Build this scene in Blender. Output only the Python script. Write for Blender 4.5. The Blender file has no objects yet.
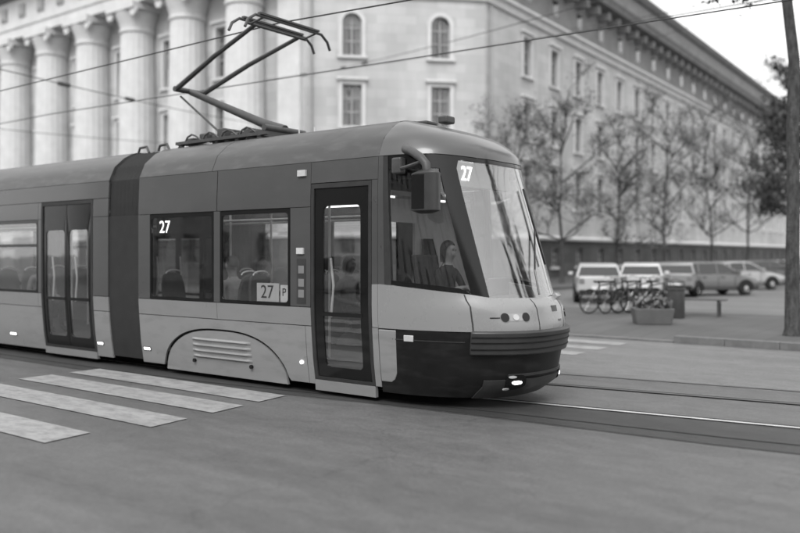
import bpy, bmesh, math, random
from mathutils import Vector, Matrix

random.seed(7)
S = bpy.context.scene
COL = S.collection
R = math.radians

# ------------------------------------------------------------------ camera, sky, sun, exposure
CX, CY, CH, YAW = 6.329, -7.751, 1.80, 127.16
cam = bpy.data.cameras.new('camera')
cam.sensor_width = 36
cam.lens = 830 / 800 * 36
cam.shift_y = -12.5 / 800
cam.clip_start = .1
cam.clip_end = 3000
cam.dof.use_dof = True
cam.dof.focus_distance = 10.2
cam.dof.aperture_fstop = 0.6
camo = bpy.data.objects.new('camera', cam)
COL.objects.link(camo)
camo.location = (CX, CY, CH)
camo.rotation_euler = (R(90), 0, R(YAW - 90))
S.camera = camo

SUN_EL, SUN_AZ = 48.0, -70.0          # azimuth of the direction towards the sun, from +X
w = bpy.data.worlds.new('World')
S.world = w
w.use_nodes = True
nt = w.node_tree
for n in list(nt.nodes):
    nt.nodes.remove(n)
sky = nt.nodes.new('ShaderNodeTexSky')
sky.sky_type = 'NISHITA'
sky.sun_disc = False
sky.sun_elevation = R(SUN_EL)
sky.sun_rotation = R(90 - SUN_AZ)
sky.air_density = 1.0
sky.dust_density = 6.0
sky.ozone_density = 1.0
bw = nt.nodes.new('ShaderNodeRGBToBW')           # black-and-white photograph: neutral light
bg = nt.nodes.new('ShaderNodeBackground')
bg.inputs['Strength'].default_value = 0.15
mx = nt.nodes.new('ShaderNodeMix')
mx.data_type = 'FLOAT'
mx.inputs[0].default_value = 0.7                 # even cloud cover
mx.inputs[3].default_value = 6.5
out = nt.nodes.new('ShaderNodeOutputWorld')
nt.links.new(sky.outputs[0], bw.inputs[0])
nt.links.new(bw.outputs[0], mx.inputs[2])
nt.links.new(mx.outputs[0], bg.inputs['Color'])
nt.links.new(bg.outputs[0], out.inputs['Surface'])

sl = bpy.data.lights.new('sun', 'SUN')
sl.energy = 0.9
sl.angle = R(25)
sun = bpy.data.objects.new('sun', sl)
COL.objects.link(sun)
sd_ = Vector((math.cos(R(SUN_EL)) * math.cos(R(SUN_AZ)), math.cos(R(SUN_EL)) * math.sin(R(SUN_AZ)), math.sin(R(SUN_EL))))
sun.rotation_euler = sd_.to_track_quat('Z', 'Y').to_euler()
sun.location = sd_ * 60

S.view_settings.view_transform = 'Standard'
S.view_settings.look = 'None'
S.view_settings.exposure = 0.85
S.view_settings.gamma = 1.0
S.view_settings.use_curve_mapping = False

# ------------------------------------------------------------------ materials
MATS = {}


def mat(name, v, rough=.6, spec=.5, var=.12, scale=3., coat=0., metal=0., bump=0., bscale=60., stretch=None, dirt=0.):
    if name in MATS:
        return MATS[name]
    m = bpy.data.materials.new(name)
    m.use_nodes = True
    t = m.node_tree
    b = t.nodes['Principled BSDF']
    b.inputs['Roughness'].default_value = rough
    b.inputs['Specular IOR Level'].default_value = spec
    b.inputs['Metallic'].default_value = metal
    b.inputs['Coat Weight'].default_value = coat
    b.inputs['Coat Roughness'].default_value = .08
    tc = t.nodes.new('ShaderNodeTexCoord')
    mp = t.nodes.new('ShaderNodeMapping')
    if stretch:
        mp.inputs['Scale'].default_value = stretch
    t.links.new(tc.outputs['Object'], mp.inputs['Vector'])
    nz = t.nodes.new('ShaderNodeTexNoise')
    nz.inputs['Scale'].default_value = scale
    nz.inputs['Detail'].default_value = 8
    nz.inputs['Roughness'].default_value = .65
    t.links.new(mp.outputs[0], nz.inputs['Vector'])
    rp = t.nodes.new('ShaderNodeMapRange')
    rp.inputs['From Min'].default_value = .3
    rp.inputs['From Max'].default_value = .7
    rp.inputs['To Min'].default_value = v * (1 - var)
    rp.inputs['To Max'].default_value = v * (1 + var)
    t.links.new(nz.outputs['Fac'], rp.inputs['Value'])
    src = rp.outputs[0]
    if dirt:
        # road grime: patchy film that grows towards the wheels
        n2 = t.nodes.new('ShaderNodeTexNoise')
        n2.inputs['Scale'].default_value = 5
        n2.inputs['Detail'].default_value = 10
        mp2 = t.nodes.new('ShaderNodeMapping')
        mp2.inputs['Scale'].default_value = (.6, .6, 2.2)
        t.links.new(tc.outputs['Object'], mp2.inputs['Vector'])
        t.links.new(mp2.outputs[0], n2.inputs['Vector'])
        dr = t.nodes.new('ShaderNodeMapRange')
        dr.inputs['From Min'].default_value = .5
        dr.inputs['From Max'].default_value = .85
        dr.inputs['To Max'].default_value = dirt
        t.links.new(n2.outputs['Fac'], dr.inputs['Value'])
        mxx = t.nodes.new('ShaderNodeMix')
        mxx.data_type = 'FLOAT'
        t.links.new(dr.outputs[0], mxx.inputs[0])
        t.links.new(src, mxx.inputs[2])
        mxx.inputs[3].default_value = .12
        src = mxx.outputs[0]
    t.links.new(src, b.inputs['Base Color'])
    if rough > .05:
        rr = t.nodes.new('ShaderNodeMapRange')
        rr.inputs['To Min'].default_value = max(.02, rough - .08)
        rr.inputs['To Max'].default_value = min(1, rough + .08)
        t.links.new(nz.outputs['Fac'], rr.inputs['Value'])
        t.links.new(rr.outputs[0], b.inputs['Roughness'])
    if bump:
        nb = t.nodes.new('ShaderNodeTexNoise')
        nb.inputs['Scale'].default_value = bscale
        nb.inputs['Detail'].default_value = 6
        t.links.new(tc.outputs['Object'], nb.inputs['Vector'])
        bp = t.nodes.new('ShaderNodeBump')
        bp.inputs['Strength'].default_value = bump
        bp.inputs['Distance'].default_value = .02
        t.links.new(nb.outputs['Fac'], bp.inputs['Height'])
        t.links.new(bp.outputs[0], b.inputs['Normal'])
    MATS[name] = m
    return m


def glass(name, tint=.55, refl=1.0, rough=.01, add=.02):
    m = bpy.data.materials.new(name)
    m.use_nodes = True
    t = m.node_tree
    for n in list(t.nodes):
        t.nodes.remove(n)
    o = t.nodes.new('ShaderNodeOutputMaterial')
    tr = t.nodes.new('ShaderNodeBsdfTransparent')
    tr.inputs[0].default_value = (tint, tint, tint, 1)
    gl = t.nodes.new('ShaderNodeBsdfGlossy')
    gl.inputs['Roughness'].default_value = rough
    gl.inputs[0].default_value = (refl, refl, refl, 1)
    fr = t.nodes.new('ShaderNodeFresnel')
    fr.inputs[0].default_value = 1.6
    ge = t.nodes.new('ShaderNodeNewGeometry')        # both faces of the pane reflect like the outer one
    io = t.nodes.new('ShaderNodeMapRange')
    io.inputs['To Min'].default_value = 1.5
    io.inputs['To Max'].default_value = 1 / 1.5
    t.links.new(ge.outputs['Backfacing'], io.inputs['Value'])
    t.links.new(io.outputs[0], fr.inputs[0])
    ad = t.nodes.new('ShaderNodeMath')
    ad.operation = 'ADD'
    ad.inputs[1].default_value = add
    mxs = t.nodes.new('ShaderNodeMixShader')
    nz = t.nodes.new('ShaderNodeTexNoise')
    nz.inputs['Scale'].default_value = 1.3
    bp = t.nodes.new('ShaderNodeBump')
    bp.inputs['Strength'].default_value = .06
    bp.inputs['Distance'].default_value = .05
    tc = t.nodes.new('ShaderNodeTexCoord')
    t.links.new(tc.outputs['Object'], nz.inputs['Vector'])
    t.links.new(nz.outputs['Fac'], bp.inputs['Height'])
    t.links.new(bp.outputs[0], gl.inputs['Normal'])
    t.links.new(fr.outputs[0], ad.inputs[0])
    t.links.new(ad.outputs[0], mxs.inputs[0])
    t.links.new(tr.outputs[0], mxs.inputs[1])
    t.links.new(gl.outputs[0], mxs.inputs[2])
    t.links.new(mxs.outputs[0], o.inputs['Surface'])
    MATS[name] = m
    return m


def emit(name, v, st):
    m = bpy.data.materials.new(name)
    m.use_nodes = True
    b = m.node_tree.nodes['Principled BSDF']
    b.inputs['Base Color'].default_value = (v, v, v, 1)
    b.inputs['Emission Color'].default_value = (1, 1, 1, 1)
    b.inputs['Emission Strength'].default_value = st
    MATS[name] = m
    return m


def asphalt(name, v, sc=1., var=.16, gl=.52):
    m = bpy.data.materials.new(name)
    m.use_nodes = True
    t = m.node_tree
    b = t.nodes['Principled BSDF']
    b.inputs['Roughness'].default_value = gl
    b.inputs['Specular IOR Level'].default_value = .5
    tc = t.nodes.new('ShaderNodeTexCoord')
    big = t.nodes.new('ShaderNodeTexNoise')
    big.inputs['Scale'].default_value = .45 * sc
    big.inputs['Detail'].default_value = 5
    mp = t.nodes.new('ShaderNodeMapping')
    mp.inputs['Scale'].default_value = (.35, 1, 1)      # wheel tracks run along the street
    t.links.new(tc.outputs['Object'], mp.inputs['Vector'])
    t.links.new(mp.outputs[0], big.inputs['Vector'])
    fine = t.nodes.new('ShaderNodeTexNoise')
    fine.inputs['Scale'].default_value = 90
    fine.inputs['Detail'].default_value = 6
    t.links.new(tc.outputs['Object'], fine.inputs['Vector'])
    vo = t.nodes.new('ShaderNodeTexVoronoi')
    vo.inputs['Scale'].default_value = 140
    t.links.new(tc.outputs['Object'], vo.inputs['Vector'])
    r1 = t.nodes.new('ShaderNodeMapRange')
    r1.inputs['From Min'].default_value = .3
    r1.inputs['From Max'].default_value = .7
    r1.inputs['To Min'].default_value = v * (1 - var)
    r1.inputs['To Max'].default_value = v * (1 + var)
    t.links.new(big.outputs['Fac'], r1.inputs['Value'])
    r2 = t.nodes.new('ShaderNodeMapRange')
    r2.inputs['From Min'].default_value = .3
    r2.inputs['From Max'].default_value = .7
    r2.inputs['To Min'].default_value = .8
    r2.inputs['To Max'].default_value = 1.2
    t.links.new(fine.outputs['Fac'], r2.inputs['Value'])
    mu = t.nodes.new('ShaderNodeMath')
    mu.operation = 'MULTIPLY'
    t.links.new(r1.outputs[0], mu.inputs[0])
    t.links.new(r2.outputs[0], mu.inputs[1])
    # cracks and sealed joints
    cr = t.nodes.new('ShaderNodeTexVoronoi')
    cr.feature = 'DISTANCE_TO_EDGE'
    cr.inputs['Scale'].default_value = .33
    wv = t.nodes.new('ShaderNodeTexNoise')
    wv.inputs['Scale'].default_value = 2.5
    va = t.nodes.new('ShaderNodeVectorMath')
    va.operation = 'MULTIPLY_ADD'
    va.inputs[1].default_value = (.5, .5, .5)
    t.links.new(tc.outputs['Object'], wv.inputs['Vector'])
    t.links.new(wv.outputs['Color'], va.inputs[0])
    t.links.new(tc.outputs['Object'], va.inputs[2])
    t.links.new(va.outputs[0], cr.inputs['Vector'])
    r3 = t.nodes.new('ShaderNodeMapRange')
    r3.inputs['From Min'].default_value = .0
    r3.inputs['From Max'].default_value = .006
    r3.inputs['To Min'].default_value = .8
    r3.inputs['To Max'].default_value = 1.0
    t.links.new(cr.outputs['Distance'], r3.inputs['Value'])
    m2 = t.nodes.new('ShaderNodeMath')
    m2.operation = 'MULTIPLY'
    t.links.new(mu.outputs[0], m2.inputs[0])
    t.links.new(r3.outputs[0], m2.inputs[1])
    last = m2.outputs[0]
    for (scl, st3, lo, hi, f0, f1) in ((5.5, (.5, 1, 1), .86, 1.12, .35, .65), (1.1, (.07, 1.3, 1), .86, 1.12, .35, .65), (26., (1, 1, 1), .8, 1.2, .3, .7), (.9, (1, 1, 1), .72, 1.0, .27, .36)):
        nn = t.nodes.new('ShaderNodeTexNoise')
        nn.inputs['Scale'].default_value = scl
        nn.inputs['Detail'].default_value = 7
        nn.inputs['Roughness'].default_value = .6
        mm = t.nodes.new('ShaderNodeMapping')
        mm.inputs['Scale'].default_value = st3
        mm.inputs['Location'].default_value = (scl * 3, scl, 0)
        t.links.new(tc.outputs['Object'], mm.inputs['Vector'])
        t.links.new(mm.outputs[0], nn.inputs['Vector'])
        rr = t.nodes.new('ShaderNodeMapRange')
        rr.inputs['From Min'].default_value = f0
        rr.inputs['From Max'].default_value = f1
        rr.inputs['To Min'].default_value = lo
        rr.inputs['To Max'].default_value = hi
        t.links.new(nn.outputs['Fac'], rr.inputs['Value'])
        mz = t.nodes.new('ShaderNodeMath')
        mz.operation = 'MULTIPLY'
        t.links.new(last, mz.inputs[0])
        t.links.new(rr.outputs[0], mz.inputs[1])
        last = mz.outputs[0]
    t.links.new(last, b.inputs['Base Color'])
    bp = t.nodes.new('ShaderNodeBump')
    bp.inputs['Strength'].default_value = .35
    bp.inputs['Distance'].default_value = .01
    t.links.new(vo.outputs['Distance'], bp.inputs['Height'])
    t.links.new(bp.outputs[0], b.inputs['Normal'])
    MATS[name] = m
    return m


def worn_paint(name, v, under):
    m = asphalt(name, under)
    t = m.node_tree
    b = t.nodes['Principled BSDF']
    src = b.inputs['Base Color'].links[0].from_socket
    nz = t.nodes.new('ShaderNodeTexNoise')
    nz.inputs['Scale'].default_value = 4
    nz.inputs['Detail'].default_value = 12
    nz.inputs['Roughness'].default_value = .72
    tc = t.nodes.new('ShaderNodeTexCoord')
    mpp = t.nodes.new('ShaderNodeMapping')
    mpp.inputs['Scale'].default_value = (.8, 1.6, 1)
    t.links.new(tc.outputs['Object'], mpp.inputs['Vector'])
    t.links.new(mpp.outputs[0], nz.inputs['Vector'])
    rp = t.nodes.new('ShaderNodeMapRange')
    rp.inputs['From Min'].default_value = .24
    rp.inputs['From Max'].default_value = .58
    t.links.new(nz.outputs['Fac'], rp.inputs['Value'])
    mxx = t.nodes.new('ShaderNodeMix')
    mxx.data_type = 'FLOAT'
    t.links.new(rp.outputs[0], mxx.inputs[0])
    t.links.new(src, mxx.inputs[2])
    mxx.inputs[3].default_value = v
    t.links.new(mxx.outputs[0], b.inputs['Base Color'])
    return m


def masonry(name, v, bw_=1.2, bh=.55, mortar=.85, var=.08):
    m = bpy.data.materials.new(name)
    m.use_nodes = True
    t = m.node_tree
    b = t.nodes['Principled BSDF']
    b.inputs['Roughness'].default_value = .85
    b.inputs['Specular IOR Level'].default_value = .2
    tc = t.nodes.new('ShaderNodeTexCoord')
    sp = t.nodes.new('ShaderNodeSeparateXYZ')
    cb = t.nodes.new('ShaderNodeCombineXYZ')
    t.links.new(tc.outputs['Object'], sp.inputs[0])
    t.links.new(sp.outputs['X'], cb.inputs['X'])
    t.links.new(sp.outputs['Z'], cb.inputs['Y'])
    bt = t.nodes.new('ShaderNodeTexBrick')
    bt.inputs['Scale'].default_value = 1
    bt.inputs['Brick Width'].default_value = bw_
    bt.inputs['Row Height'].default_value = bh
    bt.inputs['Mortar Size'].default_value = .012
    bt.inputs['Mortar Smooth'].default_value = .3
    bt.inputs['Color1'].default_value = (v * (1 - var),) * 3 + (1,)
    bt.inputs['Color2'].default_value = (v * (1 + var),) * 3 + (1,)
    bt.inputs['Mortar'].default_value = (v * mortar,) * 3 + (1,)
    t.links.new(cb.outputs[0], bt.inputs['Vector'])
    nz = t.nodes.new('ShaderNodeTexNoise')
    nz.inputs['Scale'].default_value = .5
    nz.inputs['Detail'].default_value = 9
    mp = t.nodes.new('ShaderNodeMapping')
    mp.inputs['Scale'].default_value = (1, 1, .3)        # rain streaks
    t.links.new(tc.outputs['Object'], mp.inputs['Vector'])
    t.links.new(mp.outputs[0], nz.inputs['Vector'])
    rp = t.nodes.new('ShaderNodeMapRange')
    rp.inputs['From Min'].default_value = .3
    rp.inputs['From Max'].default_value = .7
    rp.inputs['To Min'].default_value = .78
    rp.inputs['To Max'].default_value = 1.10
    t.links.new(nz.outputs['Fac'], rp.inputs['Value'])
    vm = t.nodes.new('ShaderNodeVectorMath')
    vm.operation = 'MULTIPLY'
    t.links.new(bt.outputs['Color'], vm.inputs[0])
    t.links.new(rp.outputs[0], vm.inputs[1])
    t.links.new(vm.outputs[0], b.inputs['Base Color'])
    bp = t.nodes.new('ShaderNodeBump')
    bp.inputs['Strength'].default_value = .4
    bp.inputs['Distance'].default_value = .02
    bp.invert = True
    t.links.new(bt.outputs['Fac'], bp.inputs['Height'])
    t.links.new(bp.outputs[0], b.inputs['Normal'])
    MATS[name] = m
    return m


mat('tram_dark', .060, .3, .5, .06, 1.5, coat=.35, bump=.10, bscale=1.6, dirt=.12)
mat('tram_roof', .045, .42, .45, .1, 1.5, coat=.12, dirt=.5)
mat('tram_light', .225, .3, .5, .03, 2.0, coat=.35, dirt=.5, bump=.10, bscale=1.6)
mat('tram_sill', .205, .3, .5, .03, 2.0, coat=.35, dirt=.25, bump=.08, bscale=1.6)
mat('tram_white', .235, .28, .5, .02, 2.0, coat=.4)
mat('tram_skirt', .008, .45, .25, .3, 4., dirt=.12)
mat('tram_bumper', .033, .42, .5, .2, 4.)
mat('frit', .008, .12, .35, .2, 3.)
mat('rubber', .03, .75, .3, .2, 8.)
mat('bellows', .028, .8, .25, .15, 5.)
mat('under', .02, .8, .3, .4, 6., bump=.2)
mat('steel', .35, .32, .5, .2, 12., metal=1.)
mat('dark_metal', .05, .5, .5, .25, 8.)
mat('copper_wire', .03, .55, .5, .2, 3.)
mat('interior', .32, .6, .4, .08, 2.)
mat('interior_dark', .06, .7, .4, .2, 4.)
mat('seat_cloth', .05, .9, .2, .3, 30.)
mat('pole_bright', .55, .3, .5, .1, 4.)
mat('card', .55, .7, .3, .05, 6.)
mat('ink', .02, .7, .3, .1, 6.)
mat('lens_dim', .30, .15, .6, .1, 10., coat=.5)
mat('lens', .5, .12, .6, .1, 10., coat=.6)
mat('skin', .22, .55, .4, .08, 8.)
mat('hair', .03, .6, .4, .3, 60.)
mat('hair_light', .25, .6, .4, .3, 60.)
mat('cloth_dark', .035, .9, .2, .25, 14.)
mat('cloth_mid', .14, .9, .2, .25, 14.)
mat('cloth_light', .4, .9, .2, .15, 14.)
mat('plaster_trim', .54, .85, .2, .1, 1.2)
mat('cornice_dark', .17, .85, .2, .2, .9)
mat('attic', .20, .85, .2, .2, .9)
mat('roof_sheet', .10, .6, .3, .2, 1.)
mat('window_frame', .30, .6, .3, .1, 4.)
mat('curtain', .40, .95, .1, .25, 3., stretch=(5, 5, .3))
mat('room_dark', .03, .9, .1, .3, 2.)
mat('kerb_stone', .13, .8, .3, .2, 5., bump=.3)
mat('concrete', .11, .85, .25, .15, 4., bump=.3)
mat('wood', .10, .7, .3, .3, 6., stretch=(1, 12, 12))
mat('bark', .06, .9, .2, .6, 14., bump=1.0, bscale=22, stretch=(1, 1, .3))
mat('leaf', .13, .6, .35, .5, 3.)
mat('leaf_dark', .04, .6, .35, .5, 3.)
mat('tyre', .02, .85, .2, .2, 10.)
mat('rim', .45, .3, .5, .1, 10., metal=.8)
mat('car_glass', .012, .05, .6, .1, 2., coat=.6)
mat('rail_web', .05, .6, .4, .4, 14.)
mat('rail_head', .8, .5, .5, .1, 9., metal=1., stretch=(.1, 6, 1))
mat('rail_dull', .10, .7, .4, .3, 9., stretch=(.1, 6, 1))
mat('joint', .03, .8, .2, .3, 6.)
mat('plate_white', .7, .5, .4, .05, 10.)
glass('pane_side', .9, add=.06)
glass('pane_screen', .91, add=.11)
glass('pane_dark', .72, add=.01)
glass('pane_cab', .95, add=.0)
glass('pane_far', .75)
asphalt('asphalt', .094)
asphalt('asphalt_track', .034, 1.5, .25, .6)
asphalt('asphalt_mid', .098, 1.2)
asphalt('asphalt_far', .135, 1.2)
asphalt('asphalt_street', .13)
masonry('paving', .105, .5, .5, .75, .06)
worn_paint('road_paint', .30, .12)
masonry('ashlar', .455)
masonry('ashlar_base', .085, 1.5, .6, .6, .15)
masonry('ashlar_far', .50, .8, .4)
emit('lit', .9, 2.2)
emit('lit_soft', .9, 1.5)
emit('lit_strip', .9, 2.)
for i, v in enumerate((.42, .5, .22, .11, .30, .06)):
    mat('car_paint_%d' % i, v, .3, .5, .04, 1., coat=.7)

# ------------------------------------------------------------------ mesh helpers


def prop(o, label=None, cat=None, group=None, kind=None):
    if label:
        o['label'] = label
    if cat:
        o['category'] = cat
    if group:
        o['group'] = group
    if kind:
        o['kind'] = kind
    return o


def link(o, parent=None):
    COL.objects.link(o)
    if parent is not None:
        o.parent = parent
    return o


def empty(name, loc=(0, 0, 0), rz=0., **k):
    o = bpy.data.objects.new(name, None)
    o.empty_display_size = .2
    o.location = loc
    o.rotation_euler = (0, 0, rz)
    link(o)
    return prop(o, **k)


class MB:
    def __init__(s):
        s.v = []
        s.f = []

    def box(s, x0, x1, y0, y1, z0, z1, rz=0., c=None):
        b = len(s.v)
        pts = [(x, y, z) for z in (z0, z1) for (x, y) in ((x0, y0), (x1, y0), (x1, y1), (x0, y1))]
        if rz:
            c = c or ((x0 + x1) / 2, (y0 + y1) / 2)
            cs, sn = math.cos(rz), math.sin(rz)
            pts = [(c[0] + (x - c[0]) * cs - (y - c[1]) * sn, c[1] + (x - c[0]) * sn + (y - c[1]) * cs, z) for x, y, z in pts]
        s.v += pts
        s.f += [tuple(b + i for i in q) for q in ((3, 2, 1, 0), (4, 5, 6, 7), (0, 1, 5, 4), (1, 2, 6, 5), (2, 3, 7, 6), (3, 0, 4, 7))]
        return s

    def grid(s, fn, na, nb, flip=False):
        b = len(s.v)
        for i in range(na + 1):
            for j in range(nb + 1):
                s.v.append(tuple(fn(i / na, j / nb)))
        for i in range(na):
            for j in range(nb):
                q = (b + i * (nb + 1) + j, b + (i + 1) * (nb + 1) + j, b + (i + 1) * (nb + 1) + j + 1, b + i * (nb + 1) + j + 1)
                s.f.append(q[::-1] if flip else q)
        return s

    def shell(s, fn, na, nb, o=0., t=.02):
        """closed curved plate: fn(a, b, offset)"""
        b = len(s.v)
        s.grid(lambda a, c: fn(a, c, o), na, nb)
        m = (na + 1) * (nb + 1)
        s.grid(lambda a, c: fn(a, c, o - t), na, nb, True)
        edge = [(i, 0) for i in range(na)] + [(na, j) for j in range(nb)] + [(i, nb) for i in range(na, 0, -1)] + [(0, j) for j in range(nb, 0, -1)]
        ids = [b + i * (nb + 1) + j for i, j in edge]
        n = len(ids)
        for k in range(n):
            p, q = ids[k], ids[(k + 1) % n]
            s.f.append((p + m, q + m, q, p))
        return s

    def tube(s, pts, r, n=8, caps=True):
        pts = [Vector(p) for p in pts]
        rs = r if isinstance(r, (list, tuple)) else [r] * len(pts)
        b = len(s.v)
        up = None
        for i, p in enumerate(pts):
            d = (pts[min(i + 1, len(pts) - 1)] - pts[max(i - 1, 0)])
            if d.length < 1e-9:
                d = Vector((0, 0, 1))
            d.normalize()
            if up is None:
                up = Vector((0, 0, 1)) if abs(d.z) < .9 else Vector((1, 0, 0))
            a = d.cross(up)
            if a.length < 1e-6:
                a = d.orthogonal()
            a.normalize()
            c = a.cross(d).normalized()
            up = c
            for k in range(n):
                t = 2 * math.pi * k / n
                s.v.append(tuple(p + (a * math.cos(t) + c * math.sin(t)) * rs[i]))
        for i in range(len(pts) - 1):
            for k in range(n):
                k2 = (k + 1) % n
                s.f.append((b + i * n + k, b + i * n + k2, b + (i + 1) * n + k2, b + (i + 1) * n + k))
        if caps:
            s.f.append(tuple(b + k for k in range(n))[::-1])
            s.f.append(tuple(b + (len(pts) - 1) * n + k for k in range(n)))
        return s

    def lathe(s, prof, c, n=16, axis='z'):
        b = len(s.v)
        for (r, h) in prof:
            for k in range(n):
                t = 2 * math.pi * k / n
                p = (r * math.cos(t), r * math.sin(t), h)
                if axis == 'y':
                    p = (p[0], p[2], p[1])
                if axis == 'x':
                    p = (p[2], p[0], p[1])
                s.v.append((c[0] + p[0], c[1] + p[1], c[2] + p[2]))
        for i in range(len(prof) - 1):
            for k in range(n):
                k2 = (k + 1) % n
                s.f.append((b + i * n + k, b + i * n + k2, b + (i + 1) * n + k2, b + (i + 1) * n + k))
        s.f.append(tuple(b + k for k in range(n))[::-1])
        s.f.append(tuple(b + (len(prof) - 1) * n + k for k in range(n)))
        return s

    def extrude(s, poly, fn, d0, d1):
        """poly: closed 2-D outline; fn(p, q, d) -> xyz"""
        b = len(s.v)
        n = len(poly)
        for d in (d0, d1):
            s.v += [tuple(fn(p, q, d)) for p, q in poly]
        s.f.append(tuple(range(b, b + n)))
        s.f.append(tuple(range(b + 2 * n - 1, b + n - 1, -1)))
        for k in range(n):
            k2 = (k + 1) % n
            s.f.append((b + k, b + n + k, b + n + k2, b + k2))
        return s

    def mesh(s, name, m, smooth=False):
        me = bpy.data.meshes.new(name)
        me.from_pydata(s.v, [], s.f)
        me.materials.append(MATS[m])
        bm = bmesh.new()
        bm.from_mesh(me)
        bmesh.ops.recalc_face_normals(bm, faces=bm.faces)
        bm.to_mesh(me)
        bm.free()
        if smooth:
            for p in me.polygons:
                p.use_smooth = True
            me.set_sharp_from_angle(angle=R(38))
        me.update()
        return me

    def build(s, name, m, parent=None, smooth=False, bevel=0., **k):
        o = bpy.data.objects.new(name, s.mesh(name, m, smooth))
        link(o, parent)
        if bevel:
            bv = o.modifiers.new('bevel', 'BEVEL')
            bv.width = bevel
            bv.segments = 2
            bv.limit_method = 'ANGLE'
        return prop(o, **k)


def inst(me, name, parent=None, loc=(0, 0, 0), rz=0., **k):
    o = bpy.data.objects.new(name, me)
    o.location = loc
    o.rotation_euler = (0, 0, rz)
    link(o, parent)
    return prop(o, **k)


def text_mesh(name, body, size, m, depth=.002):
    cu = bpy.data.curves.new(name, 'FONT')
    cu.body = body
    cu.size = size
    cu.extrude = depth
    cu.align_x = 'CENTER'
    cu.align_y = 'CENTER'
    o = bpy.data.objects.new(name, cu)
    COL.objects.link(o)
    dg = bpy.context.evaluated_depsgraph_get()
    me = bpy.data.meshes.new_from_object(o.evaluated_get(dg))
    bpy.data.objects.remove(o)
    me.materials.clear()
    me.materials.append(MATS[m])
    return me


def lerp(a, b, t):
    return a + (b - a) * t


def interp(x, xs, ys):
    if x <= xs[0]:
        return ys[0]
    for i in range(len(xs) - 1):
        if x <= xs[i + 1]:
            return lerp(ys[i], ys[i + 1], (x - xs[i]) / (xs[i + 1] - xs[i]))
    return ys[-1]


def loop2(x0, x1, z0, z1, r, ks=6, kc=4):
    """rounded rectangle with a fixed number of points"""
    pts = []
    for (cx, cz, a0, ex, ez) in ((x1 - r, z0 + r, -90, x1, z1 - r), (x1 - r, z1 - r, 0, x0 + r, z1), (x0 + r, z1 - r, 90, x0, z0 + r), (x0 + r, z0 + r, 180, x1 - r, z0)):
        for i in range(kc + 1):
            a = R(a0 + 90 * i / kc)
            pts.append((cx + r * math.cos(a), cz + r * math.sin(a)))
        sx, sz = pts[-1]
        for i in range(1, ks):
            pts.append((lerp(sx, ex, i / ks), lerp(sz, ez, i / ks)))
    return pts


def ring(mb, fn, outer, inner, o=0., t=.03):
    """plate between two outlines, with its thickness on both edges; fn(x, z, offset)"""
    n = len(outer)
    b = len(mb.v)
    for off in (o, o - t):
        for lp in (outer, inner):
            mb.v += [tuple(fn(x, z, off)) for x, z in lp]
    for k in range(n):
        k2 = (k + 1) % n
        O, I, O2, I2 = b, b + n, b + 2 * n, b + 3 * n
        mb.f += [(O + k, O + k2, I + k2, I + k), (O2 + k2, O2 + k, I2 + k, I2 + k2), (I + k, I + k2, I2 + k2, I2 + k), (O + k2, O + k, O2 + k, O2 + k2)]
    return mb


# ------------------------------------------------------------------ ground, road, track
def sheet(name, pts, z, m, kind='structure', parent=None):
    mb = MB()
    mb.v = [(x, y, z) for x, y in pts]
    mb.f = [tuple(range(len(pts)))]
    return mb.build(name, m, parent, kind=kind)


sheet('ground', [(-600, -600), (600, -600), (600, 600), (-600, 600)], -.012, 'asphalt_street')
sheet('road', [(-120, -24), (80, -24), (80, 9.2), (-120, 9.2)], 0, 'asphalt')

# centre line of the near rail: straight under the tram, bending away in front of it
RX = [-120, -9, -5, -2.8, -.5, 1.33, 4.44, 9, 16, 30, 60]
RY = [.46, .46, .47, .56, .86, 1.15, 1.56, 2.05, 2.7, 3.9, 6.2]


def rail_y(x):
    return interp(x, RX, RY)


xs = [-120, -60, -30, -20, -14, -9] + [-9 + .5 * i for i in range(1, 60)] + [21 + 3 * i for i in range(1, 10)]


def strip(name, ya, yb, z, m, parent=None, x0=-120, x1=50, kind='structure'):
    px = [x for x in xs if x0 <= x <= x1]
    pts = [(x, ya(x)) for x in px] + [(x, yb(x)) for x in reversed(px)]
    mb = MB()
    n = len(px)
    mb.v = [(x, y, z) for x, y in pts]
    mb.f = [(i, i + 1, 2 * n - 2 - i, 2 * n - 1 - i) for i in range(n - 1)]
    return mb.build(name, m, parent, kind=kind)


track = strip('tram_track', lambda x: rail_y(x) - (.95 if x < 0 else lerp(.95, 1.25, min(1, x / 4))), lambda x: rail_y(x) + 2.6, .004, 'asphalt_mid')
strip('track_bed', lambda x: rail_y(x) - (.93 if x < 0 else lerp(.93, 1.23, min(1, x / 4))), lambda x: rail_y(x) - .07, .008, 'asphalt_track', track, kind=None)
strip('bed_joint', lambda x: rail_y(x) - lerp(.72, .9, min(1, max(0, x / 4))), lambda x: rail_y(x) - lerp(.68, .86, min(1, max(0, x / 4))), .012, 'joint', track, kind=None)


def rail(y_off, parent, head='rail_head'):
    r = strip('rail', lambda x: rail_y(x) + y_off - .085, lambda x: rail_y(x) + y_off + .085, .0125, 'rail_web', parent, kind=None)
    strip('rail_head', lambda x: rail_y(x) + y_off - .078, lambda x: rail_y(x) + y_off - .012, .018, head, r, kind=None)
    strip('rail_groove', lambda x: rail_y(x) + y_off - .01, lambda x: rail_y(x) + y_off + .032, .0165, 'joint', r, kind=None)


rail(0, track)
rail(1.5, track, 'rail_dull')

strip('far_lane', lambda x: rail_y(x) + 2.62, lambda x: 8.9, .004, 'asphalt_far')
strip('edge_strip', lambda x: rail_y(x) + 2.50, lambda x: rail_y(x) + 2.56, .012, 'kerb_stone', track, kind=None)

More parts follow.
